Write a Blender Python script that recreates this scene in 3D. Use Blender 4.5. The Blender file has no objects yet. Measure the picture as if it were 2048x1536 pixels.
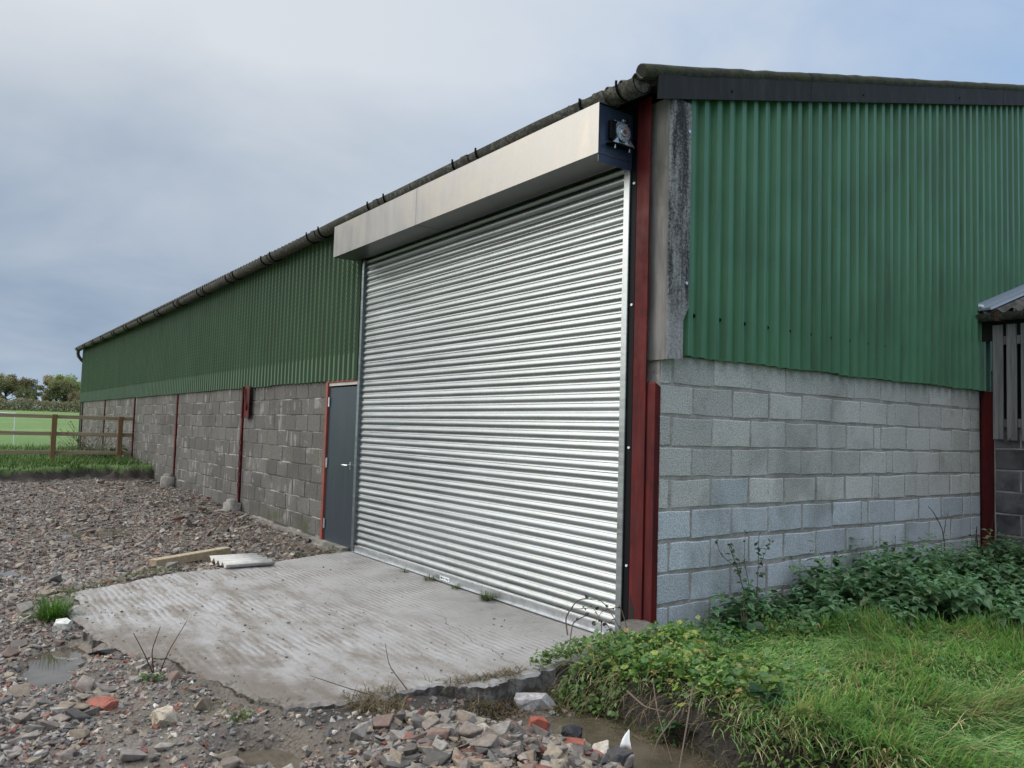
import bpy, bmesh, math, random
import numpy as np
from mathutils import Vector, Matrix
rng = np.random.default_rng(7)
random.seed(7)
S = bpy.context.scene
COL = S.collection

# ------------------------------------------------------------------ camera, world, sun, exposure
RC = np.array([[0.58631616, 0.80956447, 0.02896093], [-0.03064768, 0.05789281, -0.99785226], [-0.80950237, 0.58416932, 0.05875476]])
CAM = np.array([3.95, -4.08, 1.5]); FPX = 1579.87
cd = bpy.data.cameras.new('camera'); cam = bpy.data.objects.new('camera', cd); COL.objects.link(cam)
cd.sensor_width = 36; cd.lens = FPX / 2048 * 36; cd.clip_start = 0.05; cd.clip_end = 3000
M = Matrix.Identity(4)
for i in range(3):
    M[i][0] = RC[0][i]; M[i][1] = -RC[1][i]; M[i][2] = -RC[2][i]; M[i][3] = CAM[i]
cam.matrix_world = M
S.camera = cam
SUN_AZ = math.radians(231); SUN_EL = math.radians(27)       # math angle of the direction to the sun
SD = Vector((math.cos(SUN_AZ) * math.cos(SUN_EL), math.sin(SUN_AZ) * math.cos(SUN_EL), math.sin(SUN_EL)))
sl = bpy.data.lights.new('sun', 'SUN'); sl.energy = 1.5; sl.angle = math.radians(42); sl.color = (1.0, 0.93, 0.82)
so = bpy.data.objects.new('sun', sl); COL.objects.link(so); so.location = SD * 60
so.rotation_euler = SD.to_track_quat('Z', 'Y').to_euler()
S.view_settings.view_transform = 'Standard'; S.view_settings.look = 'None'
S.view_settings.exposure = 0.38; S.view_settings.gamma = 1.0; S.view_settings.use_curve_mapping = False


class NT:
    """tiny node helper"""
    def __init__(s, tree): s.t = tree; s.N = tree.nodes; s.L = tree.links
    def put(s, sock, v):
        if isinstance(v, bpy.types.NodeSocket): s.L.new(v, sock)
        elif v is not None:
            if sock.type == 'RGBA' and len(v) == 3: v = (*v, 1)
            sock.default_value = v
    def node(s, typ, ins=None, **props):
        n = s.N.new(typ)
        for k, v in props.items(): setattr(n, k, v)
        for k, v in (ins or {}).items(): s.put(n.inputs[k], v)
        return n
    def math(s, op, a, b=None, c=None, clamp=False):
        n = s.node('ShaderNodeMath', operation=op, use_clamp=clamp)
        s.put(n.inputs[0], a)
        if b is not None: s.put(n.inputs[1], b)
        if c is not None: s.put(n.inputs[2], c)
        return n.outputs[0]
    def vmath(s, op, a, b=None):
        n = s.node('ShaderNodeVectorMath', operation=op); s.put(n.inputs[0], a)
        if b is not None: s.put(n.inputs[1], b)
        return n.outputs['Value'] if op in ('DOT_PRODUCT', 'LENGTH') else n.outputs[0]
    def mix(s, f, a, b, mode='MIX'):
        n = s.node('ShaderNodeMix', data_type='RGBA', blend_type=mode, clamp_factor=True)
        s.put(n.inputs[0], f); s.put(n.inputs[6], a); s.put(n.inputs[7], b); return n.outputs[2]
    def noise(s, vec, scale, detail=4, rough=0.55, dist=0, out='Fac'):
        n = s.node('ShaderNodeTexNoise', {'Scale': scale, 'Detail': detail, 'Roughness': rough, 'Distortion': dist})
        if vec is not None: s.put(n.inputs['Vector'], vec)
        return n.outputs[out]
    def voro(s, vec, scale, out='Distance', feature='F1', rnd=1.0):
        n = s.node('ShaderNodeTexVoronoi', {'Scale': scale, 'Randomness': rnd}, feature=feature)
        s.put(n.inputs['Vector'], vec); return n.outputs[out]
    def ramp(s, f, lo, hi, a=0.0, b=1.0):
        n = s.node('ShaderNodeMapRange', {1: lo, 2: hi, 3: a, 4: b}, interpolation_type='SMOOTHSTEP'); s.put(n.inputs[0], f); return n.outputs[0]
    def sep(s, v):
        n = s.node('ShaderNodeSeparateXYZ'); s.put(n.inputs[0], v); return n.outputs
    def comb(s, x, y, z):
        n = s.node('ShaderNodeCombineXYZ'); s.put(n.inputs[0], x); s.put(n.inputs[1], y); s.put(n.inputs[2], z); return n.outputs[0]
    def scale(s, v, sc):
        return s.vmath('MULTIPLY', v, sc)
    def pos(s): return s.node('ShaderNodeNewGeometry').outputs['Position']
    def attr(s, name): return s.node('ShaderNodeAttribute', attribute_name=name).outputs['Color']
    def bump(s, h, strength, dist, nrm=None):
        n = s.node('ShaderNodeBump', {'Strength': strength, 'Distance': dist}); s.put(n.inputs['Height'], h)
        if nrm is not None: s.put(n.inputs['Normal'], nrm)
        return n.outputs[0]


# world: Nishita sky behind broken cloud
W = bpy.data.worlds.new('World'); S.world = W; W.use_nodes = True
nt = NT(W.node_tree); nt.N.clear()
sky = nt.node('ShaderNodeTexSky', sky_type='NISHITA', sun_disc=False, sun_elevation=SUN_EL, sun_rotation=math.pi / 2 - SUN_AZ, air_density=1.0, dust_density=1.5, ozone_density=1.5)
d = nt.node('ShaderNodeTexCoord').outputs['Generated']
dx, dy, dz = nt.sep(d)
zz = nt.math('ADD', nt.math('MAXIMUM', dz, 0.0), 0.22)
cp = nt.comb(nt.math('DIVIDE', dx, zz), nt.math('DIVIDE', dy, zz), 0.3)
n1 = nt.noise(cp, 0.75, 6, 0.5, 0.3)
n2 = nt.noise(nt.vmath('ADD', cp, (3.1, 7.7, 1.0)), 1.9, 7, 0.55, 0.4)
elev = nt.ramp(dz, 0.04, 0.56)
low = (2.0, 2.75, 3.8); high = (5.25, 5.6, 6.05)
bank = nt.math('ADD', nt.math('MULTIPLY', elev, 1.0), nt.math('MULTIPLY', nt.math('SUBTRACT', n1, 0.5), 1.7))
bank = nt.math('ADD', bank, nt.math('MULTIPLY', nt.math('SUBTRACT', n2, 0.5), 0.6), clamp=True)
cloud = nt.mix(bank, low, high)
cloud = nt.mix(nt.ramp(dz, 0.48, 1.0), cloud, (21.0, 21.3, 22.0))  # zenith above the view brightened to lift the ambient light
# clear air shows towards the north-east side, where the bank thins out
north = nt.ramp(nt.vmath('DOT_PRODUCT', d, (0.35, 0.93, 0.1)), 0.0, 0.85)
clear = nt.math('MULTIPLY', north, nt.ramp(nt.math('ADD', nt.math('MULTIPLY', n2, 0.6), nt.math('MULTIPLY', n1, 0.4)), 0.80, 0.40), clamp=True)
blue = nt.mix(0.5, sky.outputs[0], (3.3, 5.3, 8.4))
cc = nt.mix(nt.math('MULTIPLY', clear, 0.85), cloud, blue)
hz = nt.ramp(dz, 0.075, 0.0)
cc = nt.mix(nt.math('MULTIPLY', hz, 0.55), cc, (4.2, 5.4, 6.4))
glow = nt.math('POWER', nt.math('MAXIMUM', nt.vmath('DOT_PRODUCT', d, tuple(SD)), 0.0), 5.0)
cc = nt.mix(nt.math('MULTIPLY', glow, 0.35), cc, (9.0, 8.3, 7.0))
bg = nt.node('ShaderNodeBackground', {'Color': cc, 'Strength': 0.1})
nt.L.new(bg.outputs[0], nt.node('ShaderNodeOutputWorld').inputs[0])


# ------------------------------------------------------------------ helpers
def new_mat(name):
    m = bpy.data.materials.new(name); m.use_nodes = True; n = NT(m.node_tree); n.N.clear()
    return m, n
def finish(n, color, rough=0.8, nrm=None, metal=0.0, spec=0.5, **kw):
    b = n.node('ShaderNodeBsdfPrincipled')
    n.put(b.inputs['Base Color'], color); n.put(b.inputs['Roughness'], rough); n.put(b.inputs['Metallic'], metal); n.put(b.inputs['Specular IOR Level'], spec)
    if nrm is not None: n.put(b.inputs['Normal'], nrm)
    for k, v in kw.items(): n.put(b.inputs[k.replace('_', ' ')], v)
    n.L.new(b.outputs[0], n.node('ShaderNodeOutputMaterial').inputs[0]); return b

def tag(o, label=None, cat=None, group=None, kind=None):
    for k, v in (('label', label), ('category', cat), ('group', group), ('kind', kind)):
        if v: o[k] = v
    return o
def fast_mesh(name, V, F, cols=None, smooth=False):
    """V (n,3), F (m,3) or (m,4) ints, or list of polygons"""
    me = bpy.data.meshes.new(name)
    V = np.asarray(V, np.float32)
    if isinstance(F, np.ndarray):
        m, k = F.shape
        me.vertices.add(len(V)); me.vertices.foreach_set('co', V.ravel())
        me.loops.add(m * k); me.loops.foreach_set('vertex_index', F.astype(np.int32).ravel())
        me.polygons.add(m); me.polygons.foreach_set('loop_start', np.arange(0, m * k, k, dtype=np.int32))
        me.update(calc_edges=True)
    else:
        me.from_pydata(V.tolist(), [], F); me.update()
    if cols is not None:
        c = np.ones((len(V), 4), np.float32); c[:, :3] = cols
        a = me.attributes.new('tint', 'FLOAT_COLOR', 'POINT'); a.data.foreach_set('color', c.ravel())
    if smooth: me.shade_smooth()
    else: me.shade_flat()
    return me
def link(name, me, mats, parent=None, loc=None):
    o = bpy.data.objects.new(name, me); COL.objects.link(o)
    for m in (mats if isinstance(mats, (list, tuple)) else [mats]):
        if m and len(me.materials) < (len(mats) if isinstance(mats, (list, tuple)) else 1): me.materials.append(m)
    if loc is not None: o.location = loc
    if parent:
        o.parent = parent
        if parent.type == 'EMPTY': o.matrix_parent_inverse = Matrix.Translation(-Vector(parent['_loc']))
    return o
def empty(name, loc):
    o = bpy.data.objects.new(name, None); o.empty_display_size = 0.2; COL.objects.link(o); o.location = loc; o['_loc'] = list(loc); return o
class MB:
    """collects simple solids, world coordinates"""
    def __init__(s): s.v = []; s.f = []; s.mi = []; s.cur = 0
    def add(s, v, f):
        o = len(s.v); s.v += [tuple(p) for p in v]; s.f += [[i + o for i in q] for q in f]; s.mi += [s.cur] * len(f); return s
    def box(s, x0, x1, y0, y1, z0, z1):
        v = [(x, y, z) for z in (z0, z1) for y in (y0, y1) for x in (x0, x1)]
        return s.add(v, [[0, 2, 3, 1], [4, 5, 7, 6], [0, 1, 5, 4], [2, 6, 7, 3], [0, 4, 6, 2], [1, 3, 7, 5]])
    def bbox(s, x0, x1, y0, y1, z0, z1, b=0.004):
        """box with chamfered edges"""
        bm = bmesh.new(); bmesh.ops.create_cube(bm, size=1)
        for q in bm.verts: q.co = Vector(((x0 + x1) / 2 + q.co.x * (x1 - x0), (y0 + y1) / 2 + q.co.y * (y1 - y0), (z0 + z1) / 2 + q.co.z * (z1 - z0)))
        bmesh.ops.bevel(bm, geom=bm.edges[:], offset=b, segments=1, affect='EDGES')
        bm.verts.index_update(); s.add([q.co[:] for q in bm.verts], [[q.index for q in f.verts] for f in bm.faces]); bm.free(); return s
    def prism(s, poly, axis, a, b):
        """poly in the two other axes (order xyz), extruded from a to b"""
        n = len(poly)
        def P(u, w, t): return {0: (t, u, w), 1: (u, t, w), 2: (u, w, t)}[axis]
        v = [P(u, w, a) for u, w in poly] + [P(u, w, b) for u, w in poly]
        return s.add(v, [list(range(n))[::-1], [n + i for i in range(n)]] + [[i, (i + 1) % n, n + (i + 1) % n, n + i] for i in range(n)])
    def tube(s, pts, r, n=8, caps=True, closed=False):
        pts = [Vector(p) for p in pts]; k = len(pts); R = r if isinstance(r, (list, tuple)) else [r] * k
        o = []; up = None
        for i, p in enumerate(pts):
            if closed: t = (pts[(i + 1) % k] - pts[i - 1]).normalized()
            else: t = (pts[min(i + 1, k - 1)] - pts[max(i - 1, 0)]).normalized()
            if up is None or abs(up.dot(t)) > 0.95: up = Vector((0, 0, 1)) if abs(t.z) < 0.9 else Vector((1, 0, 0))
            a = t.cross(up).normalized(); b = a.cross(t).normalized(); up = b
            o += [p + (a * math.cos(2 * math.pi * j / n) + b * math.sin(2 * math.pi * j / n)) * R[i] for j in range(n)]
        f = []
        for i in range(k if closed else k - 1):
            i2 = (i + 1) % k
            f += [[i * n + j, i * n + (j + 1) % n, i2 * n + (j + 1) % n, i2 * n + j] for j in range(n)]
        if caps and not closed: f += [list(range(n))[::-1], [(k - 1) * n + j for j in range(n)]]
        return s.add(o, f)
    def obj(s, name, mats, parent=None, smooth=False, loc=None):
        v = s.v
        if loc is not None: v = [(p[0] - loc[0], p[1] - loc[1], p[2] - loc[2]) for p in v]
        me = fast_mesh(name, v, s.f, smooth=smooth)
        if isinstance(mats, (list, tuple)):
            for m in mats: me.materials.append(m)
            me.polygons.foreach_set('material_index', s.mi)
            o = bpy.data.objects.new(name, me); COL.objects.link(o)
            if loc is not None: o.location = loc
            if parent:
                o.parent = parent
                if parent.type == 'EMPTY': o.matrix_parent_inverse = Matrix.Translation(-Vector(parent['_loc']))
            return o
        if smooth: me.set_sharp_from_angle(angle=math.radians(35))
        return link(name, me, mats, parent, loc)
def basis_from(zdir, spin):
    """(n,3) z directions and spins -> (n,3,3) with columns x,y,z"""
    z = zdir / np.linalg.norm(zdir, axis=1, keepdims=True)
    h = np.where(np.abs(z[:, 2:3]) > 0.95, np.array([[1., 0, 0]]), np.array([[0, 0, 1.]]))
    x = np.cross(h, z); x /= np.linalg.norm(x, axis=1, keepdims=True); y = np.cross(z, x)
    c, s_ = np.cos(spin)[:, None], np.sin(spin)[:, None]
    return np.stack([x * c + y * s_, -x * s_ + y * c, z], 2)
def rotz(a):
    c, s_ = np.cos(a), np.sin(a); o = np.zeros_like(a); e = np.ones_like(a)
    return np.stack([np.stack([c, -s_, o], 1), np.stack([s_, c, o], 1), np.stack([o, o, e], 1)], 1)
def inst(tv, tf, R, T, sc):
    n = len(T); k = len(tv)
    sc = np.asarray(sc); sc = sc[:, None] if sc.ndim == 1 else sc
    V = np.einsum('nij,nkj->nki', R, tv[None] * sc[:, None, :]) + T[:, None, :]
    F = tf[None] + (np.arange(n) * k)[:, None, None]
    return V.reshape(-1, 3), F.reshape(-1, tf.shape[1])
class Bag:
    def __init__(s): s.V = []; s.F = []; s.C = []; s.n = 0
    def add(s, V, F, C):
        s.V.append(V); s.F.append(F + s.n); s.C.append(np.broadcast_to(C, (len(V), 3)) if np.ndim(C) == 1 else C); s.n += len(V)
    def inst(s, tv, tf, R, T, sc, C):
        V, F = inst(tv, tf, R, T, sc); s.add(V, F, np.repeat(C, len(tv), 0))
    def obj(s, name, mat, parent=None, smooth=False):
        return link(name, fast_mesh(name, np.concatenate(s.V), np.concatenate(s.F), np.concatenate(s.C), smooth), mat, parent)
def smooth01(t): t = np.clip(t, 0, 1); return t * t * (3 - 2 * t)
_lat = {}
def vnoise(x, y, sc, seed=0):
    x = np.asarray(x, float) * sc; y = np.asarray(y, float) * sc
    if seed not in _lat: _lat[seed] = np.random.default_rng(1000 + seed).random((256, 256))
    g = _lat[seed]; xi = np.floor(x).astype(int); yi = np.floor(y).astype(int); fx = smooth01(x - xi); fy = smooth01(y - yi)
    a = g[xi & 255, yi & 255]; b = g[(xi + 1) & 255, yi & 255]; c = g[xi & 255, (yi + 1) & 255]; e = g[(xi + 1) & 255, (yi + 1) & 255]
    return (a * (1 - fx) + b * fx) * (1 - fy) + (c * (1 - fx) + e * fx) * fy - 0.5
def in_poly(x, y, P):
    r = np.zeros(np.shape(x), bool)
    for (x0, y0), (x1, y1) in zip(P, P[1:] + P[:1]):
        cnd = ((y0 > y) != (y1 > y)); 
        with np.errstate(divide='ignore', invalid='ignore'):
            r ^= cnd & (x < (x1 - x0) * (y - y0) / ((y1 - y0) if y1 != y0 else 1e-9) + x0)
    return r
def project(P):
    q = (np.asarray(P) - CAM) @ RC.T
    return FPX * q[:, 0] / q[:, 2] + 1024, FPX * q[:, 1] / q[:, 2] + 768, q[:, 2]

# ------------------------------------------------------------------ materials
def mat_paint(name, col, rough=0.45, var=0.12, dirt=(0.05, 0.045, 0.035), dirt_amt=0.25, spec=0.5, streak=True):
    m, n = new_mat(name); p = n.pos()
    a = n.noise(p, 1.3, 4); b = n.noise(n.scale(p, (14, 14, 0.9) if streak else (9, 9, 9)), 1.0, 5)
    c = n.mix(n.ramp(a, 0.3, 0.7), tuple(x * (1 - var) for x in col), tuple(min(1, x * (1 + var)) for x in col))
    c = n.mix(n.math('MULTIPLY', n.ramp(b, 0.5, 0.75), dirt_amt), c, dirt)
    r = n.math('ADD', n.math('MULTIPLY', n.math('SUBTRACT', b, 0.5), 0.3), rough)
    finish(n, c, r, n.bump(n.noise(p, 60, 3), 0.12, 0.004), spec=spec); return m
MAT = {}
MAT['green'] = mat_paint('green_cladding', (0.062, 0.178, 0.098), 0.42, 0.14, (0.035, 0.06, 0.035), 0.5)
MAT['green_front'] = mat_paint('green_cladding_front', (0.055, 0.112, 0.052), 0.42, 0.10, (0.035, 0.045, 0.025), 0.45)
MAT['door'] = mat_paint('door_paint', (0.030, 0.045, 0.060), 0.35, 0.06, (0.05, 0.05, 0.05), 0.1)
MAT['black'] = mat_paint('black_steel', (0.0035, 0.004, 0.006), 0.6, 0.1, (0.01, 0.01, 0.01), 0.2, spec=0.15)
MAT['navy'] = mat_paint('dark_blue_steel', (0.022, 0.035, 0.075), 0.35, 0.1, (0.01, 0.01, 0.015), 0.3)
MAT['dark'] = mat_paint('dark_inside', (0.012, 0.012, 0.012), 0.9, 0.1)
MAT['white'] = mat_paint('white_plastic', (0.75, 0.8, 0.84), 0.35, 0.03, (0.5, 0.5, 0.48), 0.15, streak=False)
MAT['tape'] = mat_paint('white_tape', (0.7, 0.75, 0.76), 0.5, 0.03)

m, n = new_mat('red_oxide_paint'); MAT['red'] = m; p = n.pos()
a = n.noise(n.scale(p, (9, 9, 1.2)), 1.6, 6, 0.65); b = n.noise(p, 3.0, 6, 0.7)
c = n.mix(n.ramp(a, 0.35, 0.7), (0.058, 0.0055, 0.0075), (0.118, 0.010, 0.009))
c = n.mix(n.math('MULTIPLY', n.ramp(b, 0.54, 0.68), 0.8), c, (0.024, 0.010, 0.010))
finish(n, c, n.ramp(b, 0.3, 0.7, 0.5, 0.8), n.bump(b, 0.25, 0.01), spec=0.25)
m, n = new_mat('red_lead_paint'); MAT['redlead'] = m; p = n.pos()
a = n.noise(p, 6, 6, 0.7)
c = n.mix(n.ramp(a, 0.4, 0.65), (0.27, 0.062, 0.04), (0.17, 0.05, 0.04)); c = n.mix(n.ramp(n.noise(p, 17, 5, 0.7), 0.66, 0.74), c, (0.06, 0.045, 0.04))
finish(n, c, 0.6, n.bump(a, 0.3, 0.01))

def mat_metal(name, base, rough, sx, var=0.18, warm=None, spangle=0.0, bumps=0.08):
    m, n = new_mat(name); p = n.pos()
    a = n.noise(n.scale(p, sx), 1.0, 5, 0.6); b = n.noise(p, 2.2, 5, 0.6, 0.6); v = n.voro(p, 70, 'Color')
    c = n.mix(n.ramp(a, 0.3, 0.75), tuple(x * 0.80 for x in base), base)
    if warm: c = n.mix(n.math('MULTIPLY', n.ramp(b, 0.42, 0.66), 0.55), c, warm)
    if spangle: c = n.mix(spangle, c, v, 'OVERLAY')
    dz0 = n.math('MULTIPLY', n.ramp(n.sep(p)[2], 0.55, 0.0), n.ramp(n.noise(p, 14, 5, .7), .42, .7)); c = n.mix(n.math('MULTIPLY', dz0, .35), c, (0.2, 0.18, 0.15))
    oi = n.node('ShaderNodeObjectInfo').outputs['Random']; c = n.mix(1.0, c, n.mix(oi, (.90, .90, .90), (1.08, 1.08, 1.08)), 'MULTIPLY')
    r = n.math('ADD', n.math('MULTIPLY', n.math('SUBTRACT', a, 0.5), var * 2), n.math('ADD', n.math('MULTIPLY', oi, 0.08), rough - .04))
    r = n.math('ADD', r, n.math('MULTIPLY', n.math('SUBTRACT', b, 0.5), var))
    finish(n, c, r, n.bump(b, bumps, 0.02), metal=1.0); return m
MAT['galv'] = mat_metal('galvanised_steel', (0.36, 0.395, 0.415), 0.38, (1.5, 30, 40), 0.12, None, 0.06, 0.10)
MAT['alu'] = mat_metal('mill_finish_sheet', (0.225, 0.225, 0.225), 0.36, (9, 9, 1.6), 0.12, (0.25, 0.235, 0.21), 0.03, 0.05)
MAT['rail'] = mat_metal('bottom_rail_steel', (0.58, 0.62, 0.66), 0.45, (3, 30, 30), 0.1, None, 0.03, 0.03)
MAT['zinc'] = mat_metal('zinc_casting', (0.72, 0.76, 0.80), 0.4, (30, 30, 30), 0.1)
MAT['copper'] = mat_paint('rusty_bore', (0.22, 0.07, 0.03), 0.6)

m, n = new_mat('asbestos_cement_dark'); MAT['acdark'] = m; p = n.pos()
a = n.noise(p, 3.2, 6, 0.7); b = n.noise(p, 26, 5, 0.75); e = n.noise(n.scale(p, (20, 20, 2)), 1.0, 4)
c = n.mix(n.ramp(b, 0.42, 0.62), (0.028, 0.027, 0.025), (0.15, 0.15, 0.14)); c = n.mix(n.ramp(a, 0.35, 0.7), c, (0.05, 0.048, 0.04))
c = n.mix(n.math('MULTIPLY', n.ramp(n.noise(p, 5.5, 4), 0.62, 0.75), 0.6), c, (0.055, 0.065, 0.03))
finish(n, c, 0.9, n.bump(b, 0.4, 0.012))
m, n = new_mat('asbestos_cement_lichen'); MAT['aclichen'] = m; p = n.pos()
b = n.noise(p, 55, 6, 0.85); a = n.noise(n.scale(p, (9, 9, 1.0)), 1.4, 5, 0.6)
mask = n.ramp(n.math('ADD', n.math('MULTIPLY', b, 0.7), n.math('MULTIPLY', a, 0.6)), 0.56, 0.78)
z = n.sep(p)[2]
c = n.mix(mask, (0.018, 0.019, 0.024), (0.30, 0.30, 0.31)); c = n.mix(n.ramp(z, 2.55, 2.25), c, n.mix(n.ramp(b, .35, .6), (0.16, 0.15, 0.15), (0.36, 0.36, 0.38)))
finish(n, c, 0.9, n.bump(b, 0.4, 0.008))
m, n = new_mat('asbestos_cement_smooth'); MAT['acsmooth'] = m; p = n.pos()
a = n.noise(n.scale(p, (7, 7, 1.0)), 1.5, 5, 0.6); b = n.noise(p, 22, 5, 0.7); z = n.sep(p)[2]
c = n.mix(n.ramp(a, 0.35, 0.65), (0.13, 0.125, 0.12), (0.225, 0.215, 0.212)); c = n.mix(n.math('MULTIPLY', n.ramp(b, .55, .7), .5), c, (0.12, 0.115, 0.11))
c = n.mix(n.math('MULTIPLY', n.ramp(n.noise(p, 4, 4), 0.5, 0.75), n.ramp(z, 2.9, 3.8)), c, (0.045, 0.04, 0.033))
finish(n, c, 0.85, n.bump(b, 0.2, 0.006))
m, n = new_mat('bargeboard_cement'); MAT['barge'] = m; p = n.pos()
a = n.noise(n.scale(p, (9, 9, 2)), 1.2, 6, 0.65); b = n.noise(p, 40, 5, 0.75)
c = n.mix(n.ramp(a, 0.4, 0.8), (0.008, 0.009, 0.013), (0.030, 0.030, 0.034)); c = n.mix(n.math('MULTIPLY', n.ramp(b, 0.6, 0.75), 0.4), c, (0.10, 0.10, 0.105))
finish(n, c, 0.8, n.bump(b, 0.3, 0.006))
m, n = new_mat('mossy_roll'); MAT['moss'] = m; p = n.pos()
a = n.noise(p, 9, 6, 0.75); b = n.noise(p, 45, 4, 0.7)
c = n.mix(n.ramp(a, 0.4, 0.62), (0.03, 0.03, 0.028), (0.055, 0.062, 0.022)); c = n.mix(n.ramp(b, .6, .75), c, (0.13, 0.13, 0.11))
finish(n, c, 0.95, n.bump(n.math('ADD', a, b), 0.9, 0.02))
m, n = new_mat('roof_sheet'); MAT['roof'] = m; p = n.pos()
a = n.noise(p, 6, 6, 0.7); c = n.mix(n.ramp(a, .35, .65), (0.05, 0.048, 0.043), (0.14, 0.135, 0.125)); finish(n, c, 0.9, n.bump(a, .3, .01))

# blocks
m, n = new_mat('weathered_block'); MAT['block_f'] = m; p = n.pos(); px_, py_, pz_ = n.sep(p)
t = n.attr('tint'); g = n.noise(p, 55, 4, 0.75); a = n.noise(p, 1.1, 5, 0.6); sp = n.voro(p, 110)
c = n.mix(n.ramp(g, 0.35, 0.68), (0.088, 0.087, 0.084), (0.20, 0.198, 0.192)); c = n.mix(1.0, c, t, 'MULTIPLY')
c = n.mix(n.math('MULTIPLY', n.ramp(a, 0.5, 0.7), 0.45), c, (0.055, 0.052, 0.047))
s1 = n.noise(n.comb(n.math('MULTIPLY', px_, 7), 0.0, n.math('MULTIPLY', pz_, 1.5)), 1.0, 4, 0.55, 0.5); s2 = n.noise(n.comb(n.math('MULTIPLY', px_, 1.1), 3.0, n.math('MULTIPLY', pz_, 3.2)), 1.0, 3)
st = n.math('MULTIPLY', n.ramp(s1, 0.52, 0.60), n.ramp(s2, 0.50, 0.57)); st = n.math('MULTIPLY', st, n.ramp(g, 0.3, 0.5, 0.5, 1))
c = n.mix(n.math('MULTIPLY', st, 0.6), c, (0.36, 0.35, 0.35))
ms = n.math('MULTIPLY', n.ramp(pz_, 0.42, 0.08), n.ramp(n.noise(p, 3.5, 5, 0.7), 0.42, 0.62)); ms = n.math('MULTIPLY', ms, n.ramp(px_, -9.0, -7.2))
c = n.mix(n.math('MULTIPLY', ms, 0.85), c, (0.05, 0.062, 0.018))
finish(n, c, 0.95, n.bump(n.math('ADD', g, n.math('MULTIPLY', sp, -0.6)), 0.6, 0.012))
m, n = new_mat('pale_mortar'); MAT['mortar_f'] = m; p = n.pos()
a = n.noise(p, 1.7, 5, 0.65); c = n.mix(n.ramp(a, 0.46, 0.60), (0.085, 0.08, 0.072), (0.44, 0.42, 0.39)); finish(n, c, 0.95, n.bump(n.noise(p, 40, 4), 0.5, 0.01))
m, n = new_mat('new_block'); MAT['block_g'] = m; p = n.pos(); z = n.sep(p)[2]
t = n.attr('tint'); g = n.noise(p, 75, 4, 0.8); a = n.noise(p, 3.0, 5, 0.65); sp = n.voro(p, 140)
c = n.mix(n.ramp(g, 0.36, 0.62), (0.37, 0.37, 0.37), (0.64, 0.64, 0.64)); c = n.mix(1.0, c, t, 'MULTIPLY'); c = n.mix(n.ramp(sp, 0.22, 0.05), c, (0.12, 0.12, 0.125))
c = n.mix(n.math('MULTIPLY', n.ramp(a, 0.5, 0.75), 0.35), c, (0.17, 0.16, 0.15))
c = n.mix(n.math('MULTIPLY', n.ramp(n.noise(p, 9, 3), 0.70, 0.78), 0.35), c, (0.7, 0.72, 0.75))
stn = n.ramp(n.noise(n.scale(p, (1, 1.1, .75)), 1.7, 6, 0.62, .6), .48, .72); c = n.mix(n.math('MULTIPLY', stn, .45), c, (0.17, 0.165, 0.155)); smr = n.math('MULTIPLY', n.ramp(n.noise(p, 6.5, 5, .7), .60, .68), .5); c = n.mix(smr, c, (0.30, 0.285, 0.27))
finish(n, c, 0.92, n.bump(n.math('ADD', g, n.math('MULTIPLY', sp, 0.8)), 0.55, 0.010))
m, n = new_mat('brown_mortar'); MAT['mortar_g'] = m; p = n.pos()
a = n.noise(p, 5, 5, 0.65); c = n.mix(n.ramp(a, 0.35, 0.65), (0.24, 0.225, 0.215), (0.37, 0.355, 0.345)); c = n.mix(n.ramp(n.noise(p, 60, 2), .7, .76), c, (.6, .6, .6)); stn = n.ramp(n.noise(n.scale(p, (1, 1.1, .75)), 1.7, 6, 0.62, .6), .48, .72); c = n.mix(n.math('MULTIPLY', stn, .45), c, (0.15, 0.145, 0.135)); finish(n, c, 0.95, n.bump(n.noise(p, 45, 4), 0.7, 0.012))
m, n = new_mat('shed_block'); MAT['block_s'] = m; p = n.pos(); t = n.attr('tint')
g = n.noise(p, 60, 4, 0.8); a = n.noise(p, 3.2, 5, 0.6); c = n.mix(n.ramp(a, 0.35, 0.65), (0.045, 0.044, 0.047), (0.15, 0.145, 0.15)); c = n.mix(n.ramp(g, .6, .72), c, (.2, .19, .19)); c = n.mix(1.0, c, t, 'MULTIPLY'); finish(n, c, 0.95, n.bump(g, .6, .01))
m, n = new_mat('concrete'); MAT['conc'] = m; p = n.pos()
a = n.noise(p, 4, 6, 0.7); g = n.noise(p, 60, 4, 0.75); c = n.mix(n.ramp(a, .35, .65), (0.15, 0.14, 0.125), (0.30, 0.29, 0.27)); c = n.mix(n.math('MULTIPLY', n.ramp(g, .55, .7), .5), c, (0.1, .095, .085)); finish(n, c, 0.92, n.bump(n.math('ADD', a, g), .6, .012))

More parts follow.
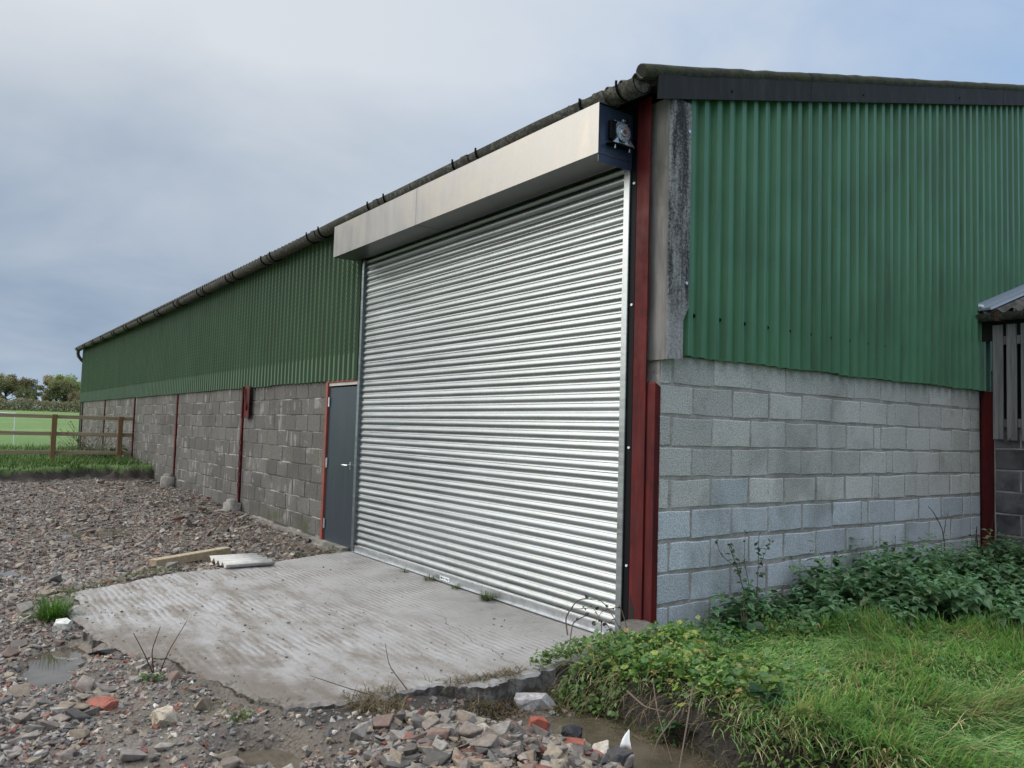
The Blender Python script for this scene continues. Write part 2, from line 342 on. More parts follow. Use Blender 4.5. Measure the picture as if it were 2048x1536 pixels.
# slab: tamped ridges run along x
m, n = new_mat('tamped_concrete'); MAT['slab'] = m; p = n.pos(); X_, Y_, Z_ = n.sep(p)
wob = n.noise(p, 1.6, 3); yy = n.math('ADD', Y_, n.math('MULTIPLY', wob, 0.07))
rid = n.math('SINE', n.math('ADD', n.math('MULTIPLY', yy, 118.0), n.math('MULTIPLY', n.noise(p, 5, 3), 5.0))); rmask = n.ramp(n.noise(p, 0.9, 4, 0.6), 0.38, 0.62)
g = n.noise(p, 90, 4, 0.8); a = n.noise(p, 1.0, 5, 0.6); b = n.noise(n.scale(p, (1.2, 3.5, 1)), 1.7, 6, 0.7)
c = n.mix(n.ramp(a, 0.32, 0.68), (0.30, 0.294, 0.288), (0.385, 0.381, 0.380)); c = n.mix(n.ramp(g, 0.55, 0.75), c, (0.22, 0.215, 0.21))
mud = n.math('MULTIPLY', n.ramp(b, 0.42, 0.66), n.ramp(Y_, -0.5, -1.7)); c = n.mix(n.math('MULTIPLY', mud, 0.85), c, (0.175, 0.150, 0.122))
edge = n.math('MULTIPLY', n.ramp(n.math('ADD', n.math('ADD', n.math('MULTIPLY', X_, -0.34), Y_), n.math('MULTIPLY', n.math('SUBTRACT', n.noise(p, 2.8, 5, .65), .5), 1.3)), -1.85, -2.3), n.ramp(X_, -2.9, -2.2)); c = n.mix(n.math('MULTIPLY', edge, 0.85), c, n.mix(g, (0.10, 0.085, 0.07), (0.19, 0.165, 0.135)))
mud2 = n.math('MULTIPLY', n.math('MULTIPLY', n.ramp(rid, 0.1, -0.9), rmask), n.ramp(n.noise(p, 2.6, 5), .42, .62)); c = n.mix(n.math('MULTIPLY', mud2, 0.75), c, (0.16, 0.14, 0.115))
c = n.mix(n.ramp(n.noise(p, 28, 3, .6), 0.70, 0.76), c, (0.07, 0.06, 0.05))
wet = n.math('MULTIPLY', n.ramp(Y_, -0.75, -0.05), n.ramp(n.noise(p, 2.1, 4), 0.40, 0.58)); c = n.mix(n.math('MULTIPLY', wet, 0.4), c, (0.17, 0.165, 0.155))
cw = n.math('ADD', n.math('ADD', Y_, n.math('MULTIPLY', X_, 0.16)), n.math('MULTIPLY', n.math('SUBTRACT', n.noise(p, 3.2, 5, 0.6), 0.5), 0.28))
cr = n.math('MULTIPLY', n.ramp(n.math('ABSOLUTE', n.math('ADD', cw, 1.02)), 0.006, 0.002), n.ramp(n.math('ABSOLUTE', n.math('ADD', X_, 0.95)), 0.75, 0.6)); c = n.mix(n.math('MULTIPLY', cr, .8), c, (0.06, 0.055, 0.05))
h = n.math('ADD', n.math('MULTIPLY', n.math('MULTIPLY', rid, rmask), 0.45), n.math('MULTIPLY', g, 0.8)); h = n.math('ADD', h, n.math('MULTIPLY', n.noise(p, 12, 5), 1.3))
finish(n, c, n.ramp(b, .4, .7, .62, .85), n.bump(h, 0.55, 0.012), spec=0.4)

m, n = new_mat('slab_side'); MAT['slab_side'] = m; p = n.pos(); a = n.noise(p, 6, 6, .7); g = n.noise(p, 30, 5, .75); finish(n, n.mix(n.ramp(a, .42, .62), (.075, .066, .056), (.27, .26, .245)), .95, n.bump(n.math('ADD', a, g), 1.0, .04))
# ground
m, n = new_mat('ground_soil'); MAT['ground'] = m; p = n.pos(); t = n.sep(n.attr('tint'))
g = n.noise(p, 42, 5, 0.75); a = n.noise(p, 2.0, 5, 0.6); v = n.voro(p, 46, 'Color'); vd = n.voro(p, 46); vs = n.sep(v)
yc = n.mix(n.ramp(a, .35, .65), (0.072, 0.058, 0.048), (0.130, 0.110, 0.092)); gr = n.mix(vs[0], (0.07, 0.06, 0.055), (0.33, 0.29, 0.25)); gr = n.mix(n.ramp(vs[1], .86, .9), gr, (0.26, 0.075, 0.05))
yc = n.mix(n.math('MULTIPLY', n.ramp(n.noise(p, 6, 4), .40, .56), n.ramp(vd, 0.62, 0.3)), yc, gr)
mudc = n.mix(n.ramp(a, .3, .7), (0.10, 0.085, 0.068), (0.17, 0.148, 0.122)); yc = n.mix(t[2], yc, mudc)
soil = n.mix(g, (0.010, 0.008, 0.007), (0.036, 0.029, 0.023)); c = n.mix(t[0], yc, soil)
f1 = n.noise(n.scale(p, (0.05, 0.05, 0.05)), 1.0, 5, 0.6); f2 = n.noise(p, 0.9, 5, 0.7)
fc = n.mix(n.ramp(f1, .35, .65), (0.075, 0.165, 0.03), (0.125, 0.215, 0.05)); fc = n.mix(n.math('MULTIPLY', n.ramp(f2, .42, .7), .55), fc, (0.06, 0.115, 0.03)); fc = n.mix(n.math('MULTIPLY', n.ramp(n.noise(p, .23, 6, .7), .5, .72), .5), fc, (0.15, 0.19, 0.07)); c = n.mix(t[1], c, fc)
finish(n, c, n.mix(t[2], (0.85,) * 3, (0.5,) * 3), n.bump(n.math('ADD', g, n.math('MULTIPLY', vd, -0.8)), 0.8, 0.02))
m, n = new_mat('puddle_water'); MAT['water'] = m; p = n.pos()
b_ = finish(n, n.mix(n.ramp(n.noise(p, 5, 4), .4, .65), (0.075, 0.062, 0.045), (0.115, 0.098, 0.075)), 0.03, n.bump(n.noise(p, 9, 3), 0.02, 0.02), spec=0.6)
m, n = new_mat('stone'); MAT['stone'] = m; p = n.pos(); t = n.attr('tint')
a = n.noise(p, 28, 5, 0.7); b = n.noise(p, 110, 3, 0.7); c = n.mix(n.ramp(a, .3, .7), n.mix(1.0, t, (.62, .6, .58), 'MULTIPLY'), n.mix(1.0, t, (1.2, 1.2, 1.2), 'MULTIPLY')); c = n.mix(n.math('MULTIPLY', n.ramp(b, .6, .72), .45), c, (0.10, 0.09, 0.08))
finish(n, c, n.ramp(a, .3, .7, .55, .85), n.bump(n.math('ADD', a, n.math('MULTIPLY', b, .5)), 0.5, 0.004), spec=0.45)
m, n = new_mat('leaf'); MAT['leaf'] = m; p = n.pos(); t = n.attr('tint')
c = n.mix(n.ramp(n.noise(p, 60, 3), .3, .7), n.mix(1.0, t, (.8, .8, .8), 'MULTIPLY'), n.mix(1.0, t, (1.15, 1.15, 1.1), 'MULTIPLY'))
b_ = n.node('ShaderNodeBsdfPrincipled', {'Base Color': c, 'Roughness': 0.42, 'Specular IOR Level': 0.5}); tr = n.node('ShaderNodeBsdfTranslucent', {'Color': n.mix(1.0, c, (1.05, 1.15, .7), 'MULTIPLY')})
ms_ = n.node('ShaderNodeMixShader', {0: 0.36}); n.L.new(b_.outputs[0], ms_.inputs[1]); n.L.new(tr.outputs[0], ms_.inputs[2]); n.L.new(ms_.outputs[0], n.node('ShaderNodeOutputMaterial').inputs[0])
m, n = new_mat('bark'); MAT['bark'] = m; p = n.pos(); finish(n, n.mix(n.noise(p, 8, 4), (0.05, 0.04, 0.032), (0.12, 0.1, 0.085)), 0.9)
m, n = new_mat('dead_stem'); MAT['stem'] = m; p = n.pos(); finish(n, n.mix(n.noise(p, 20, 4), (0.07, 0.05, 0.038), (0.17, 0.13, 0.10)), 0.85)
m, n = new_mat('seed_head'); MAT['seed'] = m; p = n.pos(); finish(n, n.mix(n.noise(p, 60, 4), (0.035, 0.015, 0.012), (0.10, 0.04, 0.028)), 0.9)
def mat_wood(name, c0, c1, knots, axis):
    m, n = new_mat(name); p = n.pos(); sc = [22, 22, 22]; sc[axis] = 1.1
    a = n.noise(n.scale(p, tuple(sc)), 1.3, 5, 0.6, 0.4); k = n.voro(n.scale(p, tuple(3.2 if i == axis else 9 for i in range(3))), 1.0)
    c = n.mix(n.ramp(a, .3, .7), c0, c1); c = n.mix(n.ramp(k, 0.16, 0.06), c, knots); finish(n, c, 0.8, n.bump(a, .3, .006)); return m
MAT['rail_wood'] = mat_wood('fence_rail_timber', (0.23, 0.175, 0.12), (0.34, 0.265, 0.19), (0.08, 0.05, 0.03), 1)
MAT['post_wood'] = mat_wood('fence_post_timber', (0.13, 0.075, 0.035), (0.21, 0.125, 0.06), (0.07, 0.04, 0.02), 2)
MAT['timber'] = mat_wood('sawn_timber', (0.30, 0.24, 0.155), (0.43, 0.355, 0.245), (0.2, 0.12, 0.06), 0)
MAT['board'] = mat_wood('grey_board', (0.11, 0.105, 0.108), (0.24, 0.23, 0.235), (0.05, 0.045, 0.045), 2)
m, n = new_mat('grey_flashing'); MAT['flash'] = m; finish(n, (0.30, 0.33, 0.37), 0.35, metal=0.4)
m, n = new_mat('cement_sheet_pale'); MAT['acpale'] = m; p = n.pos(); a = n.noise(p, 9, 5, .7); finish(n, n.mix(n.ramp(a, .35, .7), (0.50, 0.49, 0.46), (0.66, 0.65, 0.62)), 0.8, n.bump(a, .2, .006))
m, n = new_mat('print_black'); MAT['print'] = m; finish(n, (0.02, 0.022, 0.026), 0.5)

# ------------------------------------------------------------------ ground
SLAB = [(-4.93, 0.06), (-4.90, -0.38), (-4.73, -0.93), (-4.45, -1.73), (-4.32, -2.34), (-3.80, -3.14), (-2.93, -3.17), (-2.28, -3.20), (-1.97, -3.15), (-1.72, -3.0), (-1.44, -2.90), (-0.88, -2.77), (-0.47, -2.66), (-0.20, -2.54), (-0.14, -2.19), (-0.05, -1.59), (-0.04, -1.04), (-0.02, -0.8), (-0.02, 0.06)]
CTRL = np.array([(-.5, -3.2, -.07), (-1.5, -3.1, -.035), (-2.5, -3.7, -.09), (-3.5, -3.5, -.06), (-4.7, -2.5, -.035), (-5.2, -1, -.02), (-5.3, -.2, -.03), (-7, -2, -.03), (-7.5, -3.5, -.05), (-7.2, -.3, -.01), (-9, -.3, .05), (-9.5, -3, .0), (-12, -.5, .12), (-12, -3, .09), (-15, -1, .12), (-15, -4, .12), (.42, -2.5, -.13), (.25, -1.45, -.19), (.75, -1.85, -.075), (1.0, -2.2, -.09), (1, -3, -.15), (1.6, -1.6, -.13), (2.4, -2, -.16), (3.5, -3, -.2), (0, -3.3, -.12), (-2, -5, -.1), (4, -5, -.2), (-.3, -2.85, -.05), (-.9, -2.88, -.012), (-.3, -2.74, -.015), (-.1, -2.62, -.03), (-1.5, -3.03, -.012), (-1.9, -3.24, -.02), (-2.4, -3.32, -.03), (-3.1, -3.3, -.02), (-3.8, -3.3, -.02), (-4.45, -2.6, -.01), (-.05, -2.45, -.005), (-.02, -2.25, -.008), (.02, -2.05, -.02), (.05, -1.85, -.012), (.08, -1.65, -.012), (.05, -1.45, -.045), (.04, -1.25, -.11), (.04, -1.05, -.16), (-4.9, -1.5, -.01), (-5.1, -.8, -.01), (-4, -6, -.05), (-9, -6, .0), (0.15, -1.25, -.19), (.6, -1.0, -.21), (1.2, -.9, -.21)])
def foot(x): return np.interp(x, [-.2, .1, .47, .95, 1.3, 2, 5], [-.95, -.93, -.86, -.82, -.80, -.80, -.8])
PUD = [(-2.0, -3.36, 0.50, 0.18, -.20, -.102, 0.15), (0.06, -2.72, .22, .16, 0.5, -.148, 0), (-7.85, -2.3, .35, .5, 0.9, -.035, 0), (-5.6, -3.7, .9, .22, 0.5, -.06, 0)]
CHAN = [(.26, -1.46), (.42, -1.24), (.68, -1.06), (1.2, -.98), (2.2, -.98)]
def seg_dist(x, y, L):
    d = np.full(np.shape(x), 9.0)
    for (ax, ay), (bx, by) in zip(L, L[1:]):
        t = np.clip(((x - ax) * (bx - ax) + (y - ay) * (by - ay)) / ((bx - ax) ** 2 + (by - ay) ** 2), 0, 1)
        d = np.minimum(d, np.hypot(x - ax - t * (bx - ax), y - ay - t * (by - ay)))
    return d
def height(x, y):
    x = np.asarray(x, float); y = np.asarray(y, float)
    num = np.zeros_like(x); den = np.zeros_like(x)
    for a, b, z in CTRL:
        w = 1 / ((x - a) ** 2 + (y - b) ** 2 + 0.05) ** 1.7; num += w * z; den += w
    h = num / den
    near = smooth01((x + 17) / 1.5)
    h += near * (vnoise(x, y, 1.3, 1) * .04 + vnoise(x, y, 4, 2) * .025 + vnoise(x, y, 13, 3) * .016)
    for cx, cy, rx, ry, an, lv, _ in PUD:
        u = (x - cx) * math.cos(an) + (y - cy) * math.sin(an); v = -(x - cx) * math.sin(an) + (y - cy) * math.cos(an)
        q = np.sqrt((u / rx) ** 2 + (v / ry) ** 2) + vnoise(x, y, 5, 9) * .5
        h = h + (lv - .025 - h) * smooth01((1.45 - q) / .8)
    h = h + (-.20 - h) * smooth01((.235 + vnoise(x, y, 4, 18) * .16 - seg_dist(x, y, CHAN)) / .15)
    # bank of grass on the right, by the gable
    dd = y - foot(x) + vnoise(x, y, 3, 4) * .12 + vnoise(x, y, 9, 5) * .07
    bk = smooth01(dd / .2) * smooth01((x - 0.0 + vnoise(x, y, 4, 14) * .1) / .16)
    top = 0.10 + 0.022 * np.clip(y, 0, 6) + vnoise(x, y, 1.5, 6) * .06 + vnoise(x, y, 5, 8) * .03
    h = h * (1 - bk) + top * bk
    ins = in_poly(x, y, SLAB); deep = ins.copy()
    for ox, oy in ((.13, 0), (-.13, 0), (0, .13), (0, -.13)): deep &= in_poly(x + ox, y + oy, SLAB)
    h = np.where(deep, -.12, np.where(ins, np.minimum(h, -.004 + vnoise(x, y, 6, 63) * .03), h))
    # bank of turf and the field beyond
    edge = -15.55 + vnoise(x, y, .8, 7) * .9 + vnoise(x, y, 3.5, 8) * .3
    fb = smooth01((edge - x + vnoise(x, y, 6, 17) * .25) / .34)
    dist = np.hypot(x - 4, y + 4)
    fld = .42 + vnoise(x, y, .6, 11) * .08 + np.clip(dist - 28, 0, None) * .0125
    h = h * (1 - fb) + fld * fb
    inside = (x < -.06) & (y > .12) & (y < 13.4) & (x > -28)
    return np.where(inside, -.05, h), bk, fb
def axis(*segs):
    o = []
    for a, b, st in segs: o += list(np.arange(a, b, st))
    return np.array(o + [segs[-1][1]])
gx = axis((-700, -100, 60), (-100, -30, 5), (-30, -17, .3), (-17, -7, .09), (-7, 2.9, .036), (2.9, 6, .2), (6, 20, 2), (20, 400, 40))
gy = axis((-500, -40, 40), (-40, -7, 2.0), (-7, -4, .12), (-4, 0.5, .036), (.5, 6, .09), (6, 16, 1), (16, 60, 6), (60, 500, 40))
GX, GY = np.meshgrid(gx, gy, indexing='ij'); GZ, BK, FB = height(GX, GY)
V = np.stack([GX, GY, GZ], 2).reshape(-1, 3); nx, ny = GX.shape
ii = np.arange(nx * ny).reshape(nx, ny); F = np.stack([ii[:-1, :-1], ii[1:, :-1], ii[1:, 1:], ii[:-1, 1:]], 2).reshape(-1, 4)
def mudness(x, y):
    e = np.zeros_like(x)
    for a, b, r, w in ((-.6, -2.95, .55, 1), (0.0, -2.5, .4, 1), (.05, -1.9, .35, 1), (-1.6, -3.25, .6, .9), (0.15, -1.35, .4, 1), (.7, -1.02, .35, 1), (1.2, -.95, .35, 1), (-2.1, -3.4, .5, 1), (0.05, -2.75, .3, 1), (-.2, -3.2, .3, .8)):
        e = np.maximum(e, w * smooth01(1.35 - np.hypot(x - a, y - b) / r))
    return e
wetm = .85 * smooth01((.26 + vnoise(GX, GY, 5, 19) * .2 - seg_dist(GX, GY, [(-.1, -2.35), (.05, -1.9), (.1, -1.5), (.05, -1.1)])) / .16)
flat = FB * smooth01((GZ - .33) / .08)
wetm = np.maximum(wetm, .9 * smooth01((.24 + vnoise(GX, GY, 6, 20) * .2 - np.abs(GY - foot(GX) - .06)) / .12) * (GX > .06) * (GX < 4))
zone = np.stack([np.clip(np.maximum(np.maximum(BK * 5, wetm), FB * 8 * (1 - flat)), 0, 1), np.maximum(flat, ((GX > 6) | (GY < -12) | (GY > 13.5)) * 1.0), mudness(GX, GY)], 2).reshape(-1, 3)
ground = link('ground', fast_mesh('ground', V, F, zone, True), MAT['ground'])
tag(ground, 'rubble strewn yard running to a grass bank and green field', kind='structure')

# concrete slab
stp = .028
sx_ = np.arange(-5.1, .15, stp); sy_ = np.arange(-3.35, .07, stp)
AX, AY = np.meshgrid(sx_, sy_, indexing='ij')
jx = vnoise(AX, AY, 3, 21) * .14 + vnoise(AX, AY, 11, 22) * .06; jy = vnoise(AX, AY, 3, 23) * .14 + vnoise(AX, AY, 11, 24) * .06
calm = smooth01((-.15 - AY) / .3)
keep = in_poly(AX + jx * calm, AY + jy * calm, SLAB)
bm = bmesh.new(); vm = {}
sz = vnoise(AX, AY, 1.2, 25) * .012 + vnoise(AX, AY, 16, 26) * .003
def gv(i, j):
    if (i, j) not in vm: vm[(i, j)] = bm.verts.new((AX[i, j] + vnoise(AX[i, j], AY[i, j], 40, 27) * .02, AY[i, j] + vnoise(AX[i, j], AY[i, j], 40, 28) * .02, sz[i, j]))
    return vm[(i, j)]
for i, j in zip(*np.where(keep[:-1, :-1])):
    bm.faces.new([gv(i, j), gv(i + 1, j), gv(i + 1, j + 1), gv(i, j + 1)])
be = [e for e in bm.edges if e.is_boundary]
for _ in range(3): bmesh.ops.smooth_vert(bm, verts=list({v_ for e in be for v_ in e.verts}), factor=.5, use_axis_x=True, use_axis_y=True)
for v_ in {v_ for e in be for v_ in e.verts}: v_.co.z -= random.uniform(.006, .02)
ex = bmesh.ops.extrude_edge_only(bm, edges=be)
for v_ in [g_ for g_ in ex['geom'] if isinstance(g_, bmesh.types.BMVert)]:
    v_.co.z = -.24; v_.co.x += vnoise(v_.co.x, v_.co.y, 9, 61) * .07; v_.co.y += vnoise(v_.co.x, v_.co.y, 9, 62) * .07
for v_ in bm.faces: v_.material_index = 1 if v_.normal.z < .4 and min(q.co.z for q in v_.verts) < -.1 else 0
me = bpy.data.meshes.new('slab'); bm.to_mesh(me); bm.free(); me.materials.append(MAT['slab']); me.materials.append(MAT['slab_side'])
slab = bpy.data.objects.new('concrete_slab', me); COL.objects.link(slab); tag(slab, 'ridged concrete apron with broken edges before the roller shutter', kind='structure')

# puddles
def puddle(cx, cy, rx, ry, an, lv):
    k = 40; P = []
    for i in range(k):
        a = 2 * math.pi * i / k; r = 1.5
        u, v = math.cos(a) * rx * r, math.sin(a) * ry * r
        P.append((u * math.cos(an) - v * math.sin(an), u * math.sin(an) + v * math.cos(an), 0))
    me = fast_mesh('puddle', P, [list(range(k))]); o = link('puddle', me, MAT['water'], loc=(cx, cy, lv)); tag(o, kind='structure'); return o
for q in PUD: puddle(*q[:6])
P = [(-.10, -1.62), (.25, -1.62), (.6, -1.45), (1.0, -1.35), (1.5, -1.3), (2.2, -1.25), (2.2, -.72), (1.3, -.72), (.9, -.74), (.45, -.78), (.1, -.85), (-.10, -1.0)]
o = link('puddle', fast_mesh('puddle', [(x - .6, y + 1.1, 0) for x, y in P], [list(range(len(P)))]), MAT['water'], loc=(.6, -1.1, -.165)); tag(o, kind='structure')

# ------------------------------------------------------------------ barn
barn = empty('barn', (0, 0, 0)); tag(barn, 'long green clad farm barn with concrete block walls and galvanised roller shutter', 'barn')
def block_mesh(w, h, dpt, axis, jit=.004, b=.007):
    """front face towards -y (axis 1) or +x (axis 0); centred, front plane at 0"""
    def P(u, z, t):   # t = depth behind the front
        return (u, t, z) if axis == 1 else (-t, u, z)
    r = lambda: random.uniform(-jit, jit)
    fr = []
    for su, sz_ in ((-1, -1), (1, -1), (1, 1), (-1, 1)): fr.append((su * w / 2 + r(), sz_ * h / 2 + r()))
    # midpoints on each edge make the outline uneven
    ring = []
    for i in range(4):
        a, c2 = fr[i], fr[(i + 1) % 4]
        ring += [a, ((a[0] * 2 + c2[0]) / 3 + r(), (a[1] * 2 + c2[1]) / 3 + r()), ((a[0] + c2[0] * 2) / 3 + r(), (a[1] + c2[1] * 2) / 3 + r())]
    k = len(ring)
    inner = [(u - math.copysign(b, u) * (abs(u) > w / 2 - .02), z - math.copysign(b, z) * (abs(z) > h / 2 - .02)) for u, z in ring]
    v = [P(u, z, 0) for u, z in inner] + [P(u, z, b) for u, z in ring] + [P(u, z, dpt) for u, z in ring]
    f = [list(range(k))] + [[i, k + i, k + (i + 1) % k, (i + 1) % k] for i in range(k)] + [[k + i, 2 * k + i, 2 * k + (i + 1) % k, k + (i + 1) % k] for i in range(k)]
    if axis == 0: pass
    return v, f
def block(u, z, w, h, plane, axis, tint, mat, parent, proud=0.0):
    v, f = block_mesh(w, h, .05, axis, .0065 if axis == 0 else .004)
    me = fast_mesh('block', v, f, np.array(tint))
    o = link('block', me, mat, parent)
    o.location = (u, plane - proud, z) if axis == 1 else (plane + proud, u, z)
    o.rotation_euler = (0, random.uniform(-.006, .006), 0) if axis == 1 else (random.uniform(-.006, .006), 0, 0)
    return o
# gable wall: mortar bed with the blocks standing proud of it
gw = MB().box(-.2, -.005, .072, 5.01, -.2, 2.13).obj('block_wall', MAT['mortar_g'], barn); gw['label'] = 'pale grey block wall below the gable cladding'
for k in range(10):
    z0 = .065 + .225 * (k - 1); y = .0; h = .199 if k < 5 else .205
    if k % 2: joints = [.20]
    else: joints = [.43]
    cut = random.uniform(2.4, 3.0)
    seq = []; y = .068; first = joints[0]; seq.append((y, first)); y = first
    did = False
    while y < 4.74:
        if not did and y > cut: w = random.uniform(.11, .15); did = True
        else: w = .45 + random.uniform(-.008, .008)
        e = min(y + w, 4.78 + random.uniform(-.03, .03)) if y + w > 4.6 else y + w
        seq.append((y, e)); y = e
        if e >= 4.72: break
    seq.append((y, 5.005))
    for a, b in seq:
        jt = .023 if k < 6 else .017
        if b - a < .05: continue
        s_ = random.uniform(.86, 1.1)
        warm = np.array((.97, 1.0, 1.03)) if k < 5 else np.array((1.0, 1.0, .985))
        blu = np.array((.92, 1.0, 1.10)) if (k < 5 or (k == 5 and .3 < a < .9)) else warm
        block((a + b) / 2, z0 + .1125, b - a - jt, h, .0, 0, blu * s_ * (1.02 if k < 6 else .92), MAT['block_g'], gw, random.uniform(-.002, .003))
# front wall
posts = [-9.30, -13.80, -18.35, -22.9, -27.55]
fw = MB().box(-27.7, -5.80, .0075, .2, -.2, 2.13).obj('block_wall', MAT['mortar_f'], barn); fw['label'] = 'dark stained block wall left of the grey door'
MB().box(-27.7, -4.95, -.10, .0, -.25, .035).obj('footing', MAT['conc'], barn)
bounds = [-5.80] + posts; bags = Bag(); cnt = 0
for bi in range(len(bounds) - 1):
    x1, x0 = bounds[bi], bounds[bi + 1]
    x1 -= .0 if bi == 0 else .045; x0 += .045
    for k in range(9):
        z0 = .055 + .225 * k; x = x1; first = True
        while x > x0 + .03:
            w = (.45 if not first else (.45 if k % 2 else .22)) + random.uniform(-.012, .012); first = False
            w = min(w, x - x0)
            if w < .05: break
            s_ = random.uniform(.78, 1.16); tint = np.array((1.0, .985 + random.uniform(-.02, .02), .96 + random.uniform(-.03, .03))) * s_
            jt = random.choice((.006, .008, .012)); hh = .225 - random.choice((.008, .010, .014))
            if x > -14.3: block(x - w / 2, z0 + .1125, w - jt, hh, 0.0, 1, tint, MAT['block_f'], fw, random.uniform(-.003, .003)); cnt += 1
            else:
                v, f = block_mesh(w - jt, hh, .05, 1)
                v = np.array(v) + np.array((x - w / 2, random.uniform(-.003, .003), z0 + .1125)); k_ = len(v) // 3
                tri = np.array([[0, i, i + 1] for i in range(1, k_ - 1)] + [t_ for q in f[1:] for t_ in ((q[0], q[1], q[2]), (q[0], q[2], q[3]))])
                bags.add(v, tri, tint)
            x -= w
o = bags.obj('far_block', MAT['block_f'], fw); o['kind'] = 'stuff'

# corrugated cladding
def clad_profile(u, pitch=.146, depth=.034, ph=0.0):
    """one rib cycle: crown, slope, pan, slope"""
    pts = []
    for a, t in ((0, 0), (.045, 0), (.075, 1), (.118, 1)): pts.append((a + ph, t * depth))
    return pts
def sheet_x(name, x0, x1, z0, z1, yf, mat, parent, dots=False):
    """front sheet facing -y; ribs vertical"""
    xs = []; k = math.floor(x0 / .146) - 1
    while k * .146 < x1 + .2:
        for a, t in ((0, 0), (.048, 0), (.072, 1), (.122, 1)): xs.append((k * .146 + a, t))
        k += 1
    P = [(x, t) for x, t in xs if x0 - 1e-6 < x < x1 + 1e-6]
    def at(x):
        for (a, s_), (b, t) in zip(xs, xs[1:]):
            if a <= x <= b: return s_ + (t - s_) * (x - a) / (b - a)
        return 0
    P = [(x0, at(x0))] + P + [(x1, at(x1))]
    n_ = len(P); v = []; zs = [z0, z1]
    zo = random.uniform(-.006, .006)
    for th in (0, .0012):
        for i_, z in enumerate(zs): v += [(x, yf + t * .042 + th, z + (zo if i_ == 0 else 0)) for x, t in P]
    f = []
    for i in range(n_ - 1):
        f.append([i, i + 1, n_ + i + 1, n_ + i]); f.append([2 * n_ + i, 3 * n_ + i, 3 * n_ + i + 1, 2 * n_ + i + 1]); f.append([i, 2 * n_ + i, 2 * n_ + i + 1, i + 1])
    if dots:
        k = math.floor(x0 / .146)
        while k * .146 < x1:
            xc = k * .146
            for z in np.arange(z0 + .33, z1 - .05, .062):
                for xo, zz_ in ((xc + .013, z), (xc + .035, z + .031)):
                    if x0 < xo - .009 and xo + .009 < x1:
                        b = len(v); v += [(xo - .009, yf, zz_ - .012), (xo + .009, yf, zz_ - .012), (xo + .007, yf, zz_ + .012), (xo - .007, yf, zz_ + .012), (xo - .008, yf - .013, zz_ + .008), (xo + .008, yf - .013, zz_ + .008)]
                        f += [[b, b + 1, b + 5, b + 4], [b + 4, b + 5, b + 2, b + 3], [b, b + 4, b + 3], [b + 1, b + 2, b + 5]]
            k += 1
    o = link(name, fast_mesh(name, v, f), mat, parent); return o
x = -4.895; j = 0
while x > -28.0:
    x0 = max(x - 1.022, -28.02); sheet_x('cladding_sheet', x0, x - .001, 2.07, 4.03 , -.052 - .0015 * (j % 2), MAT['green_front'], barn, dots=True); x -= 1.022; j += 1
ROOF_S = .2617
def roofz(y): return 4.084 + ROOF_S * y
def sheet_y(y0, y1, z0a, parent, xf, ridge=6.85):
    ys = []; k = math.floor(y0 / .146) - 1
    while k * .146 < y1 + .2:
        for a, t in ((0, 0), (.048, 0), (.072, 1), (.122, 1)): ys.append((k * .146 + a, t))
        k += 1
    def at(x):
        for (a, s_), (b, t) in zip(ys, ys[1:]):
            if a <= x <= b: return s_ + (t - s_) * (x - a) / (b - a)
        return 0
    P = [(y0, at(y0))] + [(y, t) for y, t in ys if y0 < y < y1] + [(y1, at(y1))]
    zt = lambda y: roofz(y if y < ridge else 2 * ridge - y) - .06
    n_ = len(P); v = []; zo = random.uniform(-.005, .005)
    for th in (0, -.0012):
        for b in (0, 1): v += [(xf - t * .042 + th, y, z0a + zo + .004 * math.sin(y * 7) if b == 0 else zt(y)) for y, t in P]
    f = []
    for i in range(n_ - 1):
        f.append([i, i + 1, n_ + i + 1, n_ + i]); f.append([2 * n_ + i, 3 * n_ + i, 3 * n_ + i + 1, 2 * n_ + i + 1]); f.append([i, 2 * n_ + i, 2 * n_ + i + 1, i + 1])
    return link('cladding_sheet', fast_mesh('cladding_sheet', v, f), MAT['green'], parent)
y = .185; j = 0
while y < 13.6:
    y1 = min(y + 1.022, 13.62)
    if y < 5.05 < y1 + .3 and y1 > 4.9: y1 = 5.13
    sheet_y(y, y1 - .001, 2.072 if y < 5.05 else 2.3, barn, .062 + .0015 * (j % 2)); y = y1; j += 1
for yb in np.arange(.389, 4.9, .292):
    o = MB().tube([(.018, yb, 2.385), (.030, yb, 2.385)], .016, 8).tube([(.0301, yb, 2.385), (.039, yb, 2.385)], .008, 6).obj('bolt', MAT['black'], barn)
# other walls, plus black sheets added so that the inside stays dark
MB().box(-28, -.02, 13.55, 13.6, -.1, 4.1).obj('rear_wall', MAT['green'], barn)
MB().prism([(0, -.1), (13.6, -.1), (13.6, 4.05), (6.85, 5.82), (0, 4.05)], 0, -28.0, -27.9).obj('far_gable', MAT['green'], barn)
MB().prism([(.29, 2.14), (13.5, 2.14), (13.5, 4.05), (6.85, 5.8), (.29, 4.05)], 0, -.13, -.10).obj('gable_shade_sheet', MAT['dark'], barn)
MB().box(-.2, -.01, 5.26, 13.6, -.2, 2.4).obj('lower_gable', MAT['mortar_g'], barn)
MB().box(-27.9, -4.95, .06, .08, 2.12, 3.99).obj('front_shade_sheet', MAT['dark'], barn)
MB().box(-4.95, -.2, .10, .12, 3.3, 4.03).obj('lintel', MAT['dark'], barn)
